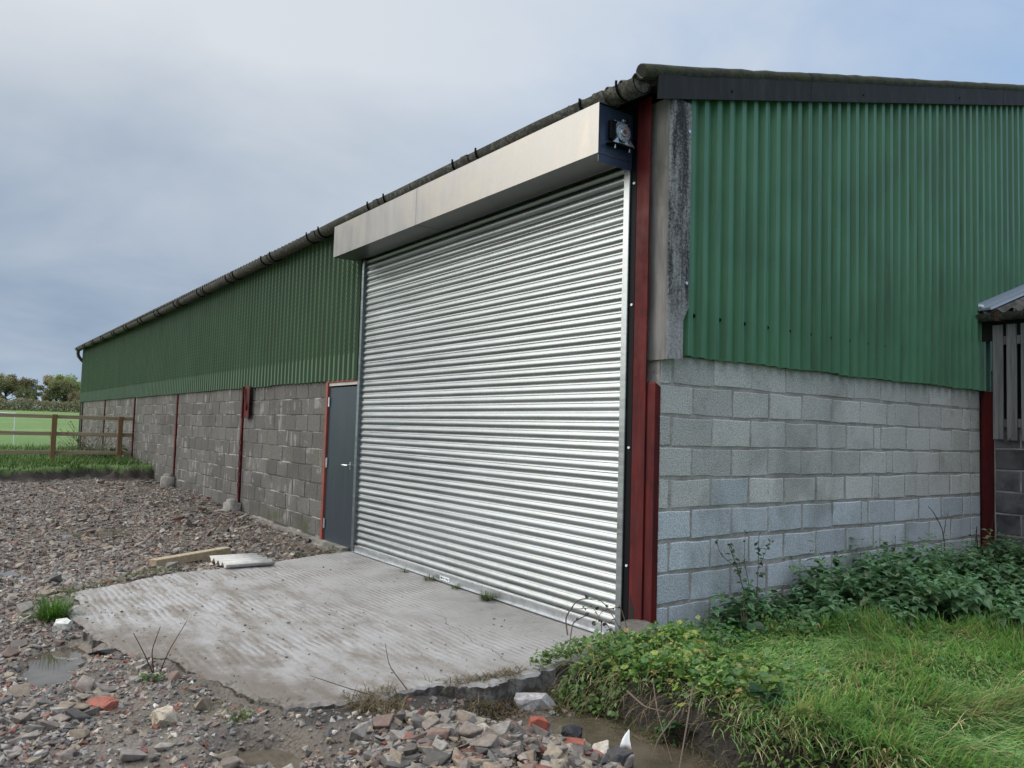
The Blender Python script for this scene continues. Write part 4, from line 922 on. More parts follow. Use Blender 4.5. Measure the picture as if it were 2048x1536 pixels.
def scatter(n_, box, size, smin, smax, dens):
    x = rng.uniform(box[0], box[1], n_); y = rng.uniform(box[2], box[3], n_)
    h, bk, fb = height(x, y)
    ok = ~in_poly(x + .0, y, SLAB) & (bk < .05) & (fb < .12) & (y < -.04) & (rng.random(n_) < dens(x, y))
    ok &= ~((x > -6) & (x < -4.8) & (y > -.5) & (rng.random(n_) < .7))
    u, v, q = project(np.column_stack([x, y, h])); ok &= (q > .5) & (u > -600) & (u < 2500) & (v < 2150)
    x, y, h = x[ok], y[ok], h[ok]; s_ = np.clip(np.exp(rng.normal(math.log(size), .55, len(x))), smin, smax)
    return x, y, h, s_
dz_ = lambda x, y: np.clip(strip_free(x, y) + .06, 0, 1) * (1 - .93 * mudness(x, y) * (1 - pile(x, y))) * np.clip(.75 + vnoise(x, y, 1.1, 40) * 1.1, .12, 1)
parts = [scatter(150000, (-16.3, -5.0, -6.6, 0), .023, .010, .12, lambda x, y: .55 * dz_(x, y) * np.clip(1 + (x + 16) / 40, .5, 1.2)),
         scatter(52000, (-5.2, 2.6, -5.0, -.4), .028, .012, .12, lambda x, y: .72 * dz_(x, y)),
         scatter(3600, (0, 1.6, -2.6, -.9), .054, .022, .12, lambda x, y: pile(x, y) * .95),
         scatter(330, (-3.5, .6, -3.9, -2.5), .075, .05, .13, lambda x, y: .5 * dz_(x, y))]
X = np.concatenate([q[0] for q in parts]); Y = np.concatenate([q[1] for q in parts]); Hh = np.concatenate([q[2] for q in parts]); SZ = np.concatenate([q[3] for q in parts])
u, v, q = project(np.column_stack([X, Y, Hh])); pxs = SZ / q * FPX; vis = (u > 0) & (u < 2048) & (v < 1536)
order = np.argsort(-(pxs * vis)); N = len(X)
SC = np.column_stack([SZ * rng.uniform(.8, 1.35, N), SZ * rng.uniform(.65, 1.0, N), SZ * rng.uniform(.30, .70, N)])
CI = rng.choice(len(PAL), N, p=PW); CC = (PAL[CI] * .82 + .18 * np.array((.20, .18, .16))) * .86 * np.array((1.03, 1.0, .95)) * rng.uniform(.75, 1.25, (N, 1))
tilt = np.column_stack([rng.normal(0, .28, N), rng.normal(0, .28, N), np.ones(N)]); RR = basis_from(tilt, rng.uniform(0, 6.283, N))
brick = CI == 5; SC[brick] *= np.array((1.0, .85, .8))
ZZ = Hh + SC[:, 2] * rng.uniform(.05, .32, N) + pile(X, Y) * rng.uniform(0, .05, N)
for i in order[:290]:
    tv, tf = BIG[rng.integers(16)]; Vv, Ff = inst(tv, tf, RR[i:i + 1], np.zeros((1, 3)), SC[i:i + 1])
    o = link('stone', fast_mesh('stone', Vv, Ff, CC[i]), MAT['stone'], ground); o.location = (X[i], Y[i], ZZ[i])
bag = Bag(); rest = order[290:]; kind = rng.integers(0, 12, len(rest))
for k in range(12):
    s_ = rest[kind == k]; pk = pxs[s_]
    for sel, lib in ((s_[pk > 17], MDB), (s_[(pk > 8) & (pk <= 17)], MED), (s_[pk <= 8], SML)):
        if len(sel): tv, tf = lib[k % len(lib)]; bag.inst(tv, tf, RR[sel], np.column_stack([X[sel], Y[sel], ZZ[sel]]), SC[sel], CC[sel])
# fine grit
x, y, h, s_ = scatter(60000, (-5.4, 2.4, -4.6, -.7), .017, .009, .032, lambda x, y: .75 * np.clip(dz_(x, y) + .42, 0, 1)); n_ = len(x)
gc = PAL[rng.choice(len(PAL), n_, p=PW)] * rng.uniform(.7, 1.25, (n_, 1)); tv, tf = SML[0]
bag.inst(tv, tf, basis_from(rng.normal(0, .4, (n_, 3)) + np.array((0, 0, 1)), rng.uniform(0, 6.28, n_)), np.column_stack([x, y, h + s_ * .15]), np.column_stack([s_ * 1.2, s_, s_ * .6]), gc)
# crumbs on the slab
n_ = 1300; x = rng.uniform(-4.6, -.1, n_); y = rng.uniform(-3.1, -.2, n_); ok = in_poly(x + .1, y - .05, SLAB) & in_poly(x - .1, y + .05, SLAB) & (rng.random(n_) < np.clip(-.05 - y / 3.2 + vnoise(x, y, 2, 44), .04, 1)); x, y = x[ok], y[ok]; n_ = len(x)
s_ = np.clip(np.exp(rng.normal(math.log(.0055), .5, n_)), .0025, .02); bag.inst(*SML[2], rotz(rng.uniform(0, 6, n_)), np.column_stack([x, y, s_ * .2 + .002]), np.column_stack([s_ * 1.2, s_, s_ * .6]), np.array([(.13, .115, .10)]) * rng.uniform(.5, 2, (n_, 1)))
rub = bag.obj('rubble', MAT['stone'], ground); rub['kind'] = 'stuff'

def boulder(name, loc, dims, rz, col, label, cat, seed, k=34, mat=None, tiltx=0, boxy=.6):
    r = np.random.default_rng(seed); bm = bmesh.new(); P = r.normal(0, 1, (k, 3)); P /= np.abs(P).max(1, keepdims=True) ** boxy * np.linalg.norm(P, axis=1, keepdims=True) ** (1 - boxy)
    P *= r.uniform(.9, 1, (k, 1)) * .5 * np.array(dims)
    for p_ in P: bm.verts.new(p_)
    bmesh.ops.convex_hull(bm, input=bm.verts[:]); bmesh.ops.delete(bm, geom=[v_ for v_ in bm.verts if not v_.link_faces], context='VERTS')
    bmesh.ops.triangulate(bm, faces=bm.faces[:]); bmesh.ops.subdivide_edges(bm, edges=bm.edges[:], cuts=1, use_grid_fill=True)
    for v_ in bm.verts: v_.co += Vector(r.normal(0, .010, 3) * min(dims) * 2)
    bm.verts.index_update(); V = np.array([v_.co[:] for v_ in bm.verts]); F = [[q.index for q in f_.verts] for f_ in bm.faces]; bm.free()
    V[:, 2] -= V[:, 2].min()
    o = link(name, fast_mesh(name, V, F, np.array(col)), mat or MAT['stone'], loc=loc); o.rotation_euler = (tiltx, 0, rz); tag(o, label, cat); return o
boulder('concrete_chunk', (.13, -1.06, -.215), (.33, .15, .155), .95, (.37, .365, .37), 'pale grey concrete chunk lying in the ditch water', 'rubble chunk', 5, tiltx=.15)
boulder('tar_lump', (.70, -1.28, -.17), (.12, .10, .13), .4, (.02, .022, .028), 'pointed black tar lump at the water edge beside red brick', 'rubble chunk', 6)
boulder('asphalt_lump', (1.02, -1.24, -.18), (.15, .13, .11), 1.0, (.055, .055, .06), 'dark rough asphalt lump holding the white plastic shard', 'rubble chunk', 8)
boulder('brick_piece', (.60, -1.42, -.12), (.12, .09, .11), .3, (.27, .075, .05), 'upright bright red brick piece on the stone heap', 'brick', 9, boxy=1)
boulder('brick_piece', (.80, -1.38, -.13), (.15, .08, .07), .9, (.28, .085, .055), 'flat red brick piece beside the black tar lump', 'brick', 10, boxy=1)
boulder('pale_block', (-2.66, -3.27, -.05), (.13, .09, .09), .9, (.62, .64, .60), 'small white block by the grass tuft at the slab edge', 'rubble chunk', 11, boxy=1)
boulder('slate_block', (-3.85, -3.72, -.05), (.28, .13, .10), 1.1, (.22, .225, .235), 'flat grey stone slab left of the concrete apron', 'stone', 12, boxy=.9)
boulder('red_stone', (-.86, -3.28, -.085), (.17, .12, .08), .6, (.29, .095, .065), 'large orange red stone with flat top in the foreground', 'stone', 13, boxy=.8)
boulder('buff_stone', (-.43, -3.05, -.07), (.15, .13, .10), .2, (.42, .37, .29), 'rounded buff stone near the slab front corner', 'stone', 14)
# white plastic shard, a curved fin
cv = []
for i, (w0, w1, z) in enumerate(((-.055, .055, 0), (-.048, .046, .04), (-.034, .034, .08), (-.012, .030, .12), (.010, .030, .15), (.020, .026, .165))): cv.append((w0, w1, z))
sv = []; sf = []
for th in (0, .005):
    for w0, w1, z in cv:
        for w in (w0, (w0 + w1) / 2, w1): sv.append((w, .02 - 4 * w * w + th + z * .15, z))
for i in range(5):
    for j in range(2):
        a = i * 3 + j; sf.append([a, a + 1, a + 4, a + 3]); b = 18 + a; sf.append([b, b + 3, b + 4, b + 1])
for i in range(5):
    for a in (i * 3, i * 3 + 2): sf.append([a, a + 3, a + 21, a + 18])
sf += [[15, 16, 34, 33], [16, 17, 35, 34], [0, 18, 19, 1], [1, 19, 20, 2]]
o = link('plastic_shard', fast_mesh('plastic_shard', sv, sf, smooth=True), MAT['white'], loc=(.99, -1.13, -.155)); o.rotation_euler = (0, 0, .62); o.scale = (.55, .55, .55); o.location = (.98, -1.16, -.10); tag(o, 'curved white plastic shard standing in the ditch stones', 'plastic')

# timber length and cement sheet offcut
def obox(name, p0, p1, w, h, mat):
    a, b = Vector(p0), Vector(p1); L = (b - a).length; rz = math.atan2(b.y - a.y, b.x - a.x)
    o = MB().bbox(0, L, -w / 2, w / 2, 0, h, .004).obj(name, mat); o.location = a; o.rotation_euler = (0, -math.asin((b.z - a.z) / L), rz); return o
o = obox('timber_beam', (-4.84, -2.22, -.015), (-5.28, -1.34, .0), .11, .085, MAT['timber']); tag(o, 'pale sawn timber post lying beside the concrete apron', 'timber')
xs_ = np.linspace(-.31, .27, 64); off = .036 * (1 + np.cos(xs_ / .146 * 2 * math.pi)) / 2 * 1.3
v = []
for th in (0, -.008):
    for yy, sk in ((-.25, 0), (.25, .04)): v += [(x_ + sk, yy, .009 + o_ + th) for x_, o_ in zip(xs_, off)]
k = 64; f = []
for i in range(k - 1): f += [[i, i + 1, k + i + 1, k + i], [2 * k + i, 3 * k + i, 3 * k + i + 1, 2 * k + i + 1], [i, 2 * k + i, 2 * k + i + 1, i + 1], [k + i, k + i + 1, 3 * k + i + 1, 3 * k + i]]
f += [[0, k, 3 * k, 2 * k], [k - 1, 3 * k - 1, 4 * k - 1, 2 * k - 1]]
o = link('corrugated_offcut', fast_mesh('corrugated_offcut', v, f, smooth=True), MAT['acpale'], loc=(-4.62, -1.38, .004)); o.rotation_euler = (0, 0, .03); tag(o, 'pale corrugated cement sheet offcut lying on the concrete', 'roof sheet')
# concrete lump round the stanchion foot
boulder('stanchion_footing', (-.06, -.02, -.05), (.30, .22, .26), .1, (.13, .12, .11), 'dark rough concrete lump round the red stanchion foot', 'footing', 21)

# ------------------------------------------------------------------ plants
def blades(bag, P, L, W, lean, az, cols, curl=1.0):
    n_ = len(P); k = 4
    d = np.column_stack([np.cos(az), np.sin(az), np.zeros(n_)]); sd = np.column_stack([-np.sin(az), np.cos(az), np.zeros(n_)])
    V = np.zeros((n_, 2 * k - 1, 3)); pos = P.copy()
    for i in range(k):
        ang = lean + curl * (i / (k - 1)) * .9 * np.clip(lean + .35, 0, 1.3)
        w = W * (1, .9, .6, 0)[i]
        if i < k - 1: V[:, 2 * i] = pos - sd * w[:, None] / 2; V[:, 2 * i + 1] = pos + sd * w[:, None] / 2
        else: V[:, 2 * k - 2] = pos
        pos = pos + (d * np.sin(ang)[:, None] + np.array((0, 0, 1)) * np.cos(ang)[:, None]) * (L / (k - 1))[:, None]
    F = np.array([[0, 1, 3], [0, 3, 2], [2, 3, 5], [2, 5, 4], [4, 5, 6]])
    Fa = (F[None] + (np.arange(n_) * 7)[:, None, None]).reshape(-1, 3)
    sh_ = np.linspace(.62, 1.22, 4).repeat(2)[:7]; C = (cols[:, None, :] * sh_[None, :, None]).reshape(-1, 3)
    bag.add(V.reshape(-1, 3), Fa, C)
GR = np.array([(.185, .33, .115), (.215, .37, .125), (.14, .28, .10), (.28, .38, .16), (.10, .22, .085), (.42, .36, .22)])
def nett_edge(y): return .32 + .62 * np.clip(y - .55, 0, 9)
def bank_pts(n_, box, cond):
    x = rng.uniform(box[0], box[1], n_); y = rng.uniform(box[2], box[3], n_); h, bk, _ = height(x, y); ok = (bk > .55) & cond(x, y, bk)
    u, v, q = project(np.column_stack([x, y, h + .1])); ok &= (q > .4) & (u < 2500) & (v < 2300) & (u > 900)
    return x[ok], y[ok], h[ok]
gb = Bag()
def leafy(x, y): return np.clip(smooth01((1.55 - x) / .5) * smooth01((.15 - y + .3 * (x < .5)) / .3) + vnoise(x, y, 2.2, 51) * .5, 0, 1)
x, y, h = bank_pts(170000, (0, 4.6, -1.0, 4.2), lambda x, y, b: (x < nett_edge(y) * 0 + 9) & (rng.random(len(x)) < np.where(x < nett_edge(y) - .15, .10, np.clip(1.0 - .88 * leafy(x, y), .08, 1))) & (x > .03))
n_ = len(x); cl = vnoise(x, y, 2.3, 52); cl2 = vnoise(x, y, 5.5, 53)
az = math.radians(-45) + vnoise(x, y, .9, 54) * 2.6 + rng.normal(0, .45, n_)
lean = np.clip(.90 + cl * .8 + rng.normal(0, .24, n_), .08, 1.4); L = np.clip(.19 + cl2 * .15 + rng.normal(0, .04, n_), .05, .33) * np.where(x < .6, .8, 1)
ci = rng.choice(6, n_, p=(.25, .23, .19, .13, .12, .08)); ci = np.where((cl2 > .2) & (rng.random(n_) < .4), 5, ci)
cols = GR[ci] * 1.25 * rng.uniform(.8, 1.2, (n_, 1)) * (1 + .35 * cl[:, None])
blades(gb, np.column_stack([x, y, h - .01]), L, rng.uniform(.0040, .0105, n_), lean, az, cols)
grass = gb.obj('grass', MAT['leaf']); tag(grass, 'long bright green grass swept over on the bank by the gable', 'grass', kind='stuff')
# far turf by the fence
gb = Bag(); n_ = 26000; x = rng.uniform(-27, -15.0, n_) ; y = rng.uniform(-5.5, -.05, n_); h, _, fb = height(x, y); ok = (fb > .6) & (rng.random(n_) < np.where(x > -19.5, 1, .45)); x, y, h = x[ok], y[ok], h[ok]; n_ = len(x)
cols = np.array([(.06, .125, .02), (.09, .16, .025), (.045, .095, .02)])[rng.integers(0, 3, n_)] * rng.uniform(.75, 1.25, (n_, 1)); blades(gb, np.column_stack([x, y, h - .02]), np.clip(rng.normal(.16, .05, n_), .06, .34), rng.uniform(.010, .018, n_), np.clip(rng.normal(.5, .3, n_), .05, 1.2), rng.uniform(0, 6.28, n_), cols)
tf_ = gb.obj('turf', MAT['leaf']); tag(tf_, 'tufted turf along the bank under the timber fence', 'grass', kind='stuff')

LEAF_O = np.array([(0, 0, 0), (-.30, .22, .05), (-.36, .52, .07), (-.2, .82, .03), (0, 1, -.06), (.2, .82, .03), (.36, .52, .07), (.30, .22, .05), (0, .5, -.02)]); LEAF_OF = np.array([[8, i, i + 1] for i in range(7)] + [[8, 7, 0]])
LEAF_N = np.array([(0, 0, 0), (-.27, .10, .03), (-.33, .32, .05), (-.20, .62, -.02), (0, 1, -.22), (.20, .62, -.02), (.33, .32, .05), (.27, .10, .03), (0, .35, -.03), (0, .68, -.08)])
LEAF_NF = np.array([[0, 8, 1], [1, 8, 2], [2, 8, 9], [2, 9, 3], [3, 9, 4], [0, 7, 8], [7, 6, 8], [6, 9, 8], [6, 5, 9], [5, 4, 9]])
a_ = np.linspace(.35, 2 * math.pi - .35, 11); rad = np.array([.42, .5, .62, .48, .7, .5, .72, .5, .62, .5, .42])
LEAF_L = np.vstack([[(0, 0, 0)], np.column_stack([np.sin(a_) * rad, .35 - np.cos(a_) * rad * 1.0, .06 * np.cos(a_ * 3)]), [(0, .4, .0)]]); LEAF_L[:, 1] -= LEAF_L[0, 1]; LEAF_LF = np.array([[12, i + 1, i] for i in range(1, 11)] + [[12, 1, 0], [12, 0, 11]])
def leaf_frames(az, pitch, roll):
    """leaf long axis +y pointing to azimuth az, raised by pitch"""
    d = np.column_stack([np.cos(az) * np.cos(pitch), np.sin(az) * np.cos(pitch), np.sin(pitch)]); s_ = np.column_stack([np.sin(az), -np.cos(az), np.zeros_like(az)]); up = np.cross(s_, d)
    c, r = np.cos(roll)[:, None], np.sin(roll)[:, None]; return np.stack([s_ * c + up * r, d, up * c - s_ * r], 2)
# nettles
nb = Bag(); x, y, h = bank_pts(9000, (.06, 3.2, .5, 5.2), lambda x, y, b: (x < nett_edge(y) + vnoise(x, y, 2, 61) * .5) & (rng.random(len(x)) < .20)); n_ = len(x)
Hn = np.clip(.24 + .07 * np.clip(nett_edge(y) - x, 0, 1.2) + vnoise(x, y, 2.4, 62) * .34 + rng.normal(0, .055, n_), .10, .56)
lx = rng.normal(0, .10, n_); ly = rng.normal(0, .10, n_); base = rng.uniform(0, 6.28, n_); tone = rng.uniform(.75, 1.3, n_) * (1 + .5 * vnoise(x, y, 1.5, 63))
NC = np.array((.095, .19, .095))
for lev in range(7):
    t_ = .30 + .70 * lev / 6; ok = Hn * t_ > .05
    for side in (0, 1):
        az = base + lev * math.pi / 2 + side * math.pi + rng.normal(0, .2, n_)
        P = np.column_stack([x + lx * t_ * t_, y + ly * t_ * t_, h + Hn * t_]); sz_ = (.11 - .06 * abs(t_ - .55) / .45 * (t_ > .55)) * rng.uniform(.75, 1.2, n_)
        col = NC * tone[:, None] * rng.uniform(.85, 1.15, (n_, 1)) * (1 + .45 * (t_ > .85)) ; col[:, 0] *= 1 + .35 * (rng.random(n_) < .15)
        nb.inst(LEAF_N, LEAF_NF, leaf_frames(az, rng.normal(-.15 + .5 * (t_ > .9), .2, n_), rng.normal(0, .2, n_)), P, np.column_stack([sz_ * .95, sz_, sz_]), col)
nb_o = nb.obj('nettles', MAT['leaf']); tag(nb_o, 'dark green bed of stinging nettles growing along the gable wall', 'nettles', kind='stuff')
# creeping leafy weeds on the bank edge and low herbs by the wall
wb = Bag(); x, y, h = bank_pts(70000, (.0, 2.2, -1.05, 1.9), lambda x, y, b: (rng.random(len(x)) < np.maximum(leafy(x, y) * .8, .45 * ((x < .75) & (y < 1.7) & (y > .05) & (x < nett_edge(y) + .25)))) ); n_ = len(x)
lv = np.clip(rng.normal(.06, .035, n_) + vnoise(x, y, 4, 71) * .08, .0, .17); big = rng.random(n_) < .25; sz_ = np.where(big, rng.uniform(.026, .048, n_), rng.uniform(.010, .025, n_)) * np.where(y > .05, .75, 1)
WC = np.array([(.065, .125, .030), (.085, .155, .035), (.045, .095, .035), (.055, .11, .045), (.14, .17, .045)])[rng.integers(0, 5, n_)] * rng.uniform(.75, 1.25, (n_, 1)) * (1 + .5 * vnoise(x, y, 3, 72)[:, None])
WC[rng.random(n_) < .05] = (.20, .15, .07); WC = WC * 2.2; WC = WC * np.where((y > .05)[:, None], np.array((.72, .82, .95)), 1)
for sel, (tv, tf) in ((big, (LEAF_L, LEAF_LF)), (~big, (LEAF_O, LEAF_OF))):
    k = sel.sum(); wb.inst(tv, tf, leaf_frames(rng.uniform(0, 6.28, k), rng.normal(.1, .4, k), rng.normal(0, .4, k)), np.column_stack([x, y, h + lv])[sel], sz_[sel], WC[sel])
# trailing leaves down the face of the bank
n_ = 4600; x = rng.uniform(.02, 2.6, n_); y = foot(x) + rng.uniform(-.04, .20, n_); h, bk, _ = height(x, y); ok = (bk > .10) & (vnoise(x, y, 3, 73) > -.26); x, y, h = x[ok], y[ok], h[ok]; n_ = len(x)
wb.inst(LEAF_O, LEAF_OF, leaf_frames(rng.normal(-1.6, .8, n_), rng.normal(-.5, .4, n_), rng.normal(0, .4, n_)), np.column_stack([x, y - .02, h + rng.uniform(0, .06, n_)]), rng.uniform(.010, .042, n_) , np.array([(.12, .21, .06)]) * rng.uniform(.6, 1.4, (n_, 1)))
# overhang on to the slab
n_ = 900; t_ = rng.random(n_); x = -.02 - .42 * t_ * rng.random(n_) * (1 - .2 * t_); y = -.95 + t_ * .85 + rng.normal(0, .05, n_); x = np.where(x < -.5, -.3, x)
wb.inst(LEAF_O, LEAF_OF, leaf_frames(rng.uniform(0, 6.28, n_), rng.normal(.1, .4, n_), rng.normal(0, .4, n_)), np.column_stack([x, y, .02 + .09 * rng.random(n_) * smooth01((x + .5) / .4)]), rng.uniform(.014, .036, n_), np.array([(.13, .22, .06)]) * rng.uniform(.6, 1.35, (n_, 1)))
n_ = 420; x = rng.uniform(.02, 2.4, n_); y = foot(x) + rng.uniform(.08, .24, n_); h = height(x, y)[0]
rb_ = Bag(); blades(rb_, np.column_stack([x, y, h + .03]), rng.uniform(.10, .30, n_), rng.uniform(.002, .0045, n_), np.clip(rng.normal(1.25, .2, n_), .8, 1.5), np.radians(-90) + rng.normal(0, .5, n_), np.array([(.26, .20, .12), (.16, .12, .08), (.34, .28, .18)])[rng.integers(0, 3, n_)], 1.6)
for V_, F_, C_ in zip(rb_.V, rb_.F, rb_.C): wb.add(V_, F_, C_)
wd = wb.obj('creeping_weeds', MAT['leaf']); tag(wd, 'mixed creeping leafy weeds spilling over the bank edge', 'weeds', kind='stuff')
# a few broad leaved plants at the very edge
def herb(name, x, y, n_, size, hgt, col, label, cat, tmpl=(LEAF_L, LEAF_LF), spread=.05, group=None, z=None):
    b = Bag(); z = float(height(np.array([x]), np.array([y]))[0][0]) if z is None else z
    az = rng.uniform(0, 6.28, n_); rr = spread * np.sqrt(rng.random(n_)); P = np.column_stack([rr * np.cos(az), rr * np.sin(az), hgt * rng.uniform(.3, 1, n_)])
    b.inst(*tmpl, leaf_frames(az + rng.normal(0, .3, n_), rng.normal(-.1, .3, n_), rng.normal(0, .3, n_)), P, size * rng.uniform(.6, 1.15, n_), np.array([col]) * rng.uniform(.8, 1.25, (n_, 1)))
    st = MB()
    for p_ in P[:14]: st.tube([(0, 0, -.01), tuple(p_ * np.array((.6, .6, .6))), tuple(p_)], .0025, 4)
    o = b.obj(name, MAT['leaf']); s_ = st.obj('stem', MAT['stem'], o); s_['kind'] = 'stuff'; o.location = (x, y, z); tag(o, label, cat, group); return o
herb('mallow_plant', .98, -.74, 9, .085, .10, (.04, .095, .05), 'blue green lobed leaf plant hanging over the ditch', 'weed')
herb('mallow_plant', 1.42, -.62, 10, .08, .12, (.038, .09, .05), 'dark lobed leaf plant at the bank edge right of the ditch', 'weed')
herb('bright_weed', 1.30, -.45, 9, .07, .14, (.12, .20, .04), 'bright yellow green star leaf weed among creepers', 'weed')
herb('dock_plant', .40, .55, 14, .14, .22, (.04, .09, .042), 'dark broad leaved dock at the left end of the nettles', 'weed', (LEAF_O, LEAF_OF))
herb('green_weed', -1.06, -2.98, 26, .035, .05, (.08, .16, .035), 'small bright green weed below the dead seed heads', 'weed', (LEAF_O, LEAF_OF))
herb('moss_weed', -4.99, -.62, 40, .02, .03, (.08, .15, .03), 'low green weed in the rubble beside the apron', 'weed', (LEAF_O, LEAF_OF), .08)
herb('sill_weed', -5.08, -.17, 60, .022, .04, (.075, .14, .03), 'mossy green weed growing along the door sill', 'weed', (LEAF_O, LEAF_OF), .13, z=.0)
# grass tufts
def tuft(x, y, n_, L, col, label, lean=.5, rad=.04, group='grass tufts on the concrete', z=None, name='grass_tuft', W=.004):
    b = Bag(); z = float(height(np.array([x]), np.array([y]))[0][0]) if z is None else z
    a = rng.uniform(0, 6.28, n_); r = rad * np.sqrt(rng.random(n_)); P = np.column_stack([r * np.cos(a), r * np.sin(a), np.zeros(n_)])
    blades(b, P, L * rng.uniform(.5, 1.1, n_), W * rng.uniform(.7, 1.3, n_), np.clip(rng.normal(lean, .3, n_), .05, 1.3), a + rng.normal(0, .6, n_), np.array([col]) * rng.uniform(.7, 1.3, (n_, 1)))
    o = b.obj(name, MAT['leaf']); o.location = (x, y, z); tag(o, label, 'grass', group); return o
tuft(-3.40, -0.08, 50, .07, (.13, .12, .05), 'smallest brownish grass tuft at the shutter foot, nearest the door', .8, z=0)
tuft(-2.92, -0.06, 110, .10, (.11, .125, .05), 'straw tinted grass tuft just left of the shutter sticker', .75, .06, z=0)
tuft(-2.44, -0.05, 70, .075, (.08, .135, .035), 'small green grass tuft just right of the shutter sticker', .6, z=0)
tuft(-1.88, -0.08, 170, .12, (.09, .125, .045), 'largest bushy grass tuft at the shutter foot', .55, .06, z=0)
tuft(-2.98, -3.30, 420, .24, (.075, .17, .03), 'tall bright green grass tuft in rubble at the slab corner', .55, .09, 'grass tufts in the rubble', W=.0055)
tuft(-.28, -2.72, 90, .07, (.12, .19, .04), 'yellow green grass tuft at the slab front edge', .8, .05, 'grass tufts in the rubble')
sb = Bag()
def strip(pts, n_, w, L, cols, lean=.7):
    pts = np.array(pts); t_ = rng.random(n_) * (len(pts) - 1); i = np.minimum(t_.astype(int), len(pts) - 2); f_ = (t_ - i)[:, None]; P = pts[i] * (1 - f_) + pts[i + 1] * f_ + rng.normal(0, w, (n_, 2))
    ok = vnoise(P[:, 0], P[:, 1], 4, 81) > -.15; P = P[ok]; n_ = len(P); h = height(P[:, 0], P[:, 1])[0]; h = np.where(in_poly(P[:, 0], P[:, 1], SLAB), 0.0, h)
    c_ = np.array(cols)[rng.integers(0, len(cols), n_)] * rng.uniform(.7, 1.3, (n_, 1)); blades(sb, np.column_stack([P, h - .003]), L * rng.uniform(.5, 1.2, n_), rng.uniform(.003, .006, n_), np.clip(rng.normal(lean, .3, n_), .1, 1.4), rng.uniform(0, 6.28, n_), c_)
YG = [(.10, .15, .035), (.13, .16, .045), (.075, .12, .03), (.17, .15, .07)]; STR = [(.22, .17, .09), (.15, .11, .06), (.28, .23, .14), (.10, .075, .045)]
strip([(-4.78, -1.75), (-4.55, -2.2), (-4.3, -2.6), (-3.95, -3.1), (-3.6, -3.3)], 2600, .06, .06, YG)
strip([(-5.35, -.5), (-5.0, -1.0), (-4.9, -1.4)], 350, .07, .04, STR + YG)
strip([(-1.5, -3.05), (-1.0, -2.9), (-.5, -2.78), (-.2, -2.62)], 900, .09, .035, STR + YG, 1.1)
strip([(-.1, -2.4), (-.02, -2.0), (.04, -1.5), (.02, -1.05)], 3800, .075, .12, STR, 1.2)
strip([(0, -.95), (.4, -.88), (.9, -.82), (1.4, -.8), (2.2, -.8)], 2600, .06, .14, STR + YG, 1.15)
strip([(-5.75, -.2), (-5.2, -.22), (-4.95, -.3)], 260, .06, .09, STR, 1.2)
o = sb.obj('edge_grass', MAT['leaf']); tag(o, 'sparse grass, moss and straw along the edges of the concrete apron', 'grass', kind='stuff')

# twiggy plants
def twig_plant(name, loc, paths, leaf, label, cat, mat, lt=(LEAF_O, LEAF_OF)):
    """paths: list of (points, radius, leaves n, size, colour)"""
    root = empty(name, loc); tag(root, label, cat); mb = MB(); lb = Bag()
    for pts, r, n_, sz_, col in paths:
        pts = np.array(pts, float) + np.array(loc); k = len(pts)
        # smooth it
        t_ = np.linspace(0, k - 1, k * 4); q = np.column_stack([np.interp(t_, np.arange(k), pts[:, a]) for a in range(3)]); q[1:-1] = (q[:-2] + q[1:-1] * 2 + q[2:]) / 4
        mb = MB(); mb.tube([tuple(p_) for p_ in q], [r * (1 - .6 * i / len(q)) for i in range(len(q))], 5); mb.obj('stem', mat, root)
        if n_:
            ii_ = rng.integers(len(q) // 4, len(q), n_); P = q[ii_] + rng.normal(0, .006, (n_, 3))
            lb.inst(*lt, leaf_frames(rng.uniform(0, 6.28, n_), rng.normal(0, .5, n_), rng.normal(0, .5, n_)), P, sz_ * rng.uniform(.6, 1.2, n_), np.array([col]) * rng.uniform(.7, 1.3, (n_, 1)))
    if lb.n: lb.obj('foliage', MAT['leaf'], root)
    return root
G1 = (.06, .115, .032)
twig_plant('ragwort', (.30, .62, .10), [([(0, 0, 0), (-.04, .10, .25), (-.06, .04, .45), (-.10, -.02, .62)], .006, 26, .05, G1), ([(0, .05, 0), (-.03, .22, .22), (-.08, .30, .42), (-.12, .36, .66)], .005, 26, .045, G1), ([(0, .1, 0), (.0, .35, .15), (-.03, .48, .25), (-.05, .58, .18)], .005, 22, .05, G1), ([(-.06, .04, .45), (-.1, -.10, .55), (-.1, -.16, .66)], .003, 8, .025, G1), ([(-.08, .3, .42), (-.1, .42, .55), (-.12, .5, .60)], .003, 10, .03, G1), ([(-.08, .2, .30), (-.1, .16, .5), (-.12, .2, .7)], .003, 10, .03, G1)], 1, 'tall straggly green weed with buds against the block wall', 'weed', MAT['leaf' if 0 else 'stem'])
twig_plant('ivy_shoot', (.15, 2.05, .14), [([(0, 0, 0), (0, .03, .3), (.0, .02, .42)], .006, 22, .06, (.04, .09, .035)), ([(0, .03, .2), (.0, .25, .3), (.0, .32, .15)], .005, 6, .05, (.04, .09, .035)), ([(0, -.1, 0), (0, -.2, .25), (.02, -.25, .36)], .005, 16, .06, (.05, .10, .035))], 1, 'leafy dark shoot rising from the nettles in mid wall', 'weed', MAT['stem'])
twig_plant('budding_weed', (.25, 2.75, .15), [([(0, 0, 0), (0, .03, .3), (0, .06, .52)], .005, 12, .04, G1), ([(0, 0, .1), (0, -.1, .3), (0, -.1, .48)], .005, 14, .045, G1)], 1, 'small budding weed standing above nettles right of the shoot', 'weed', MAT['stem'])
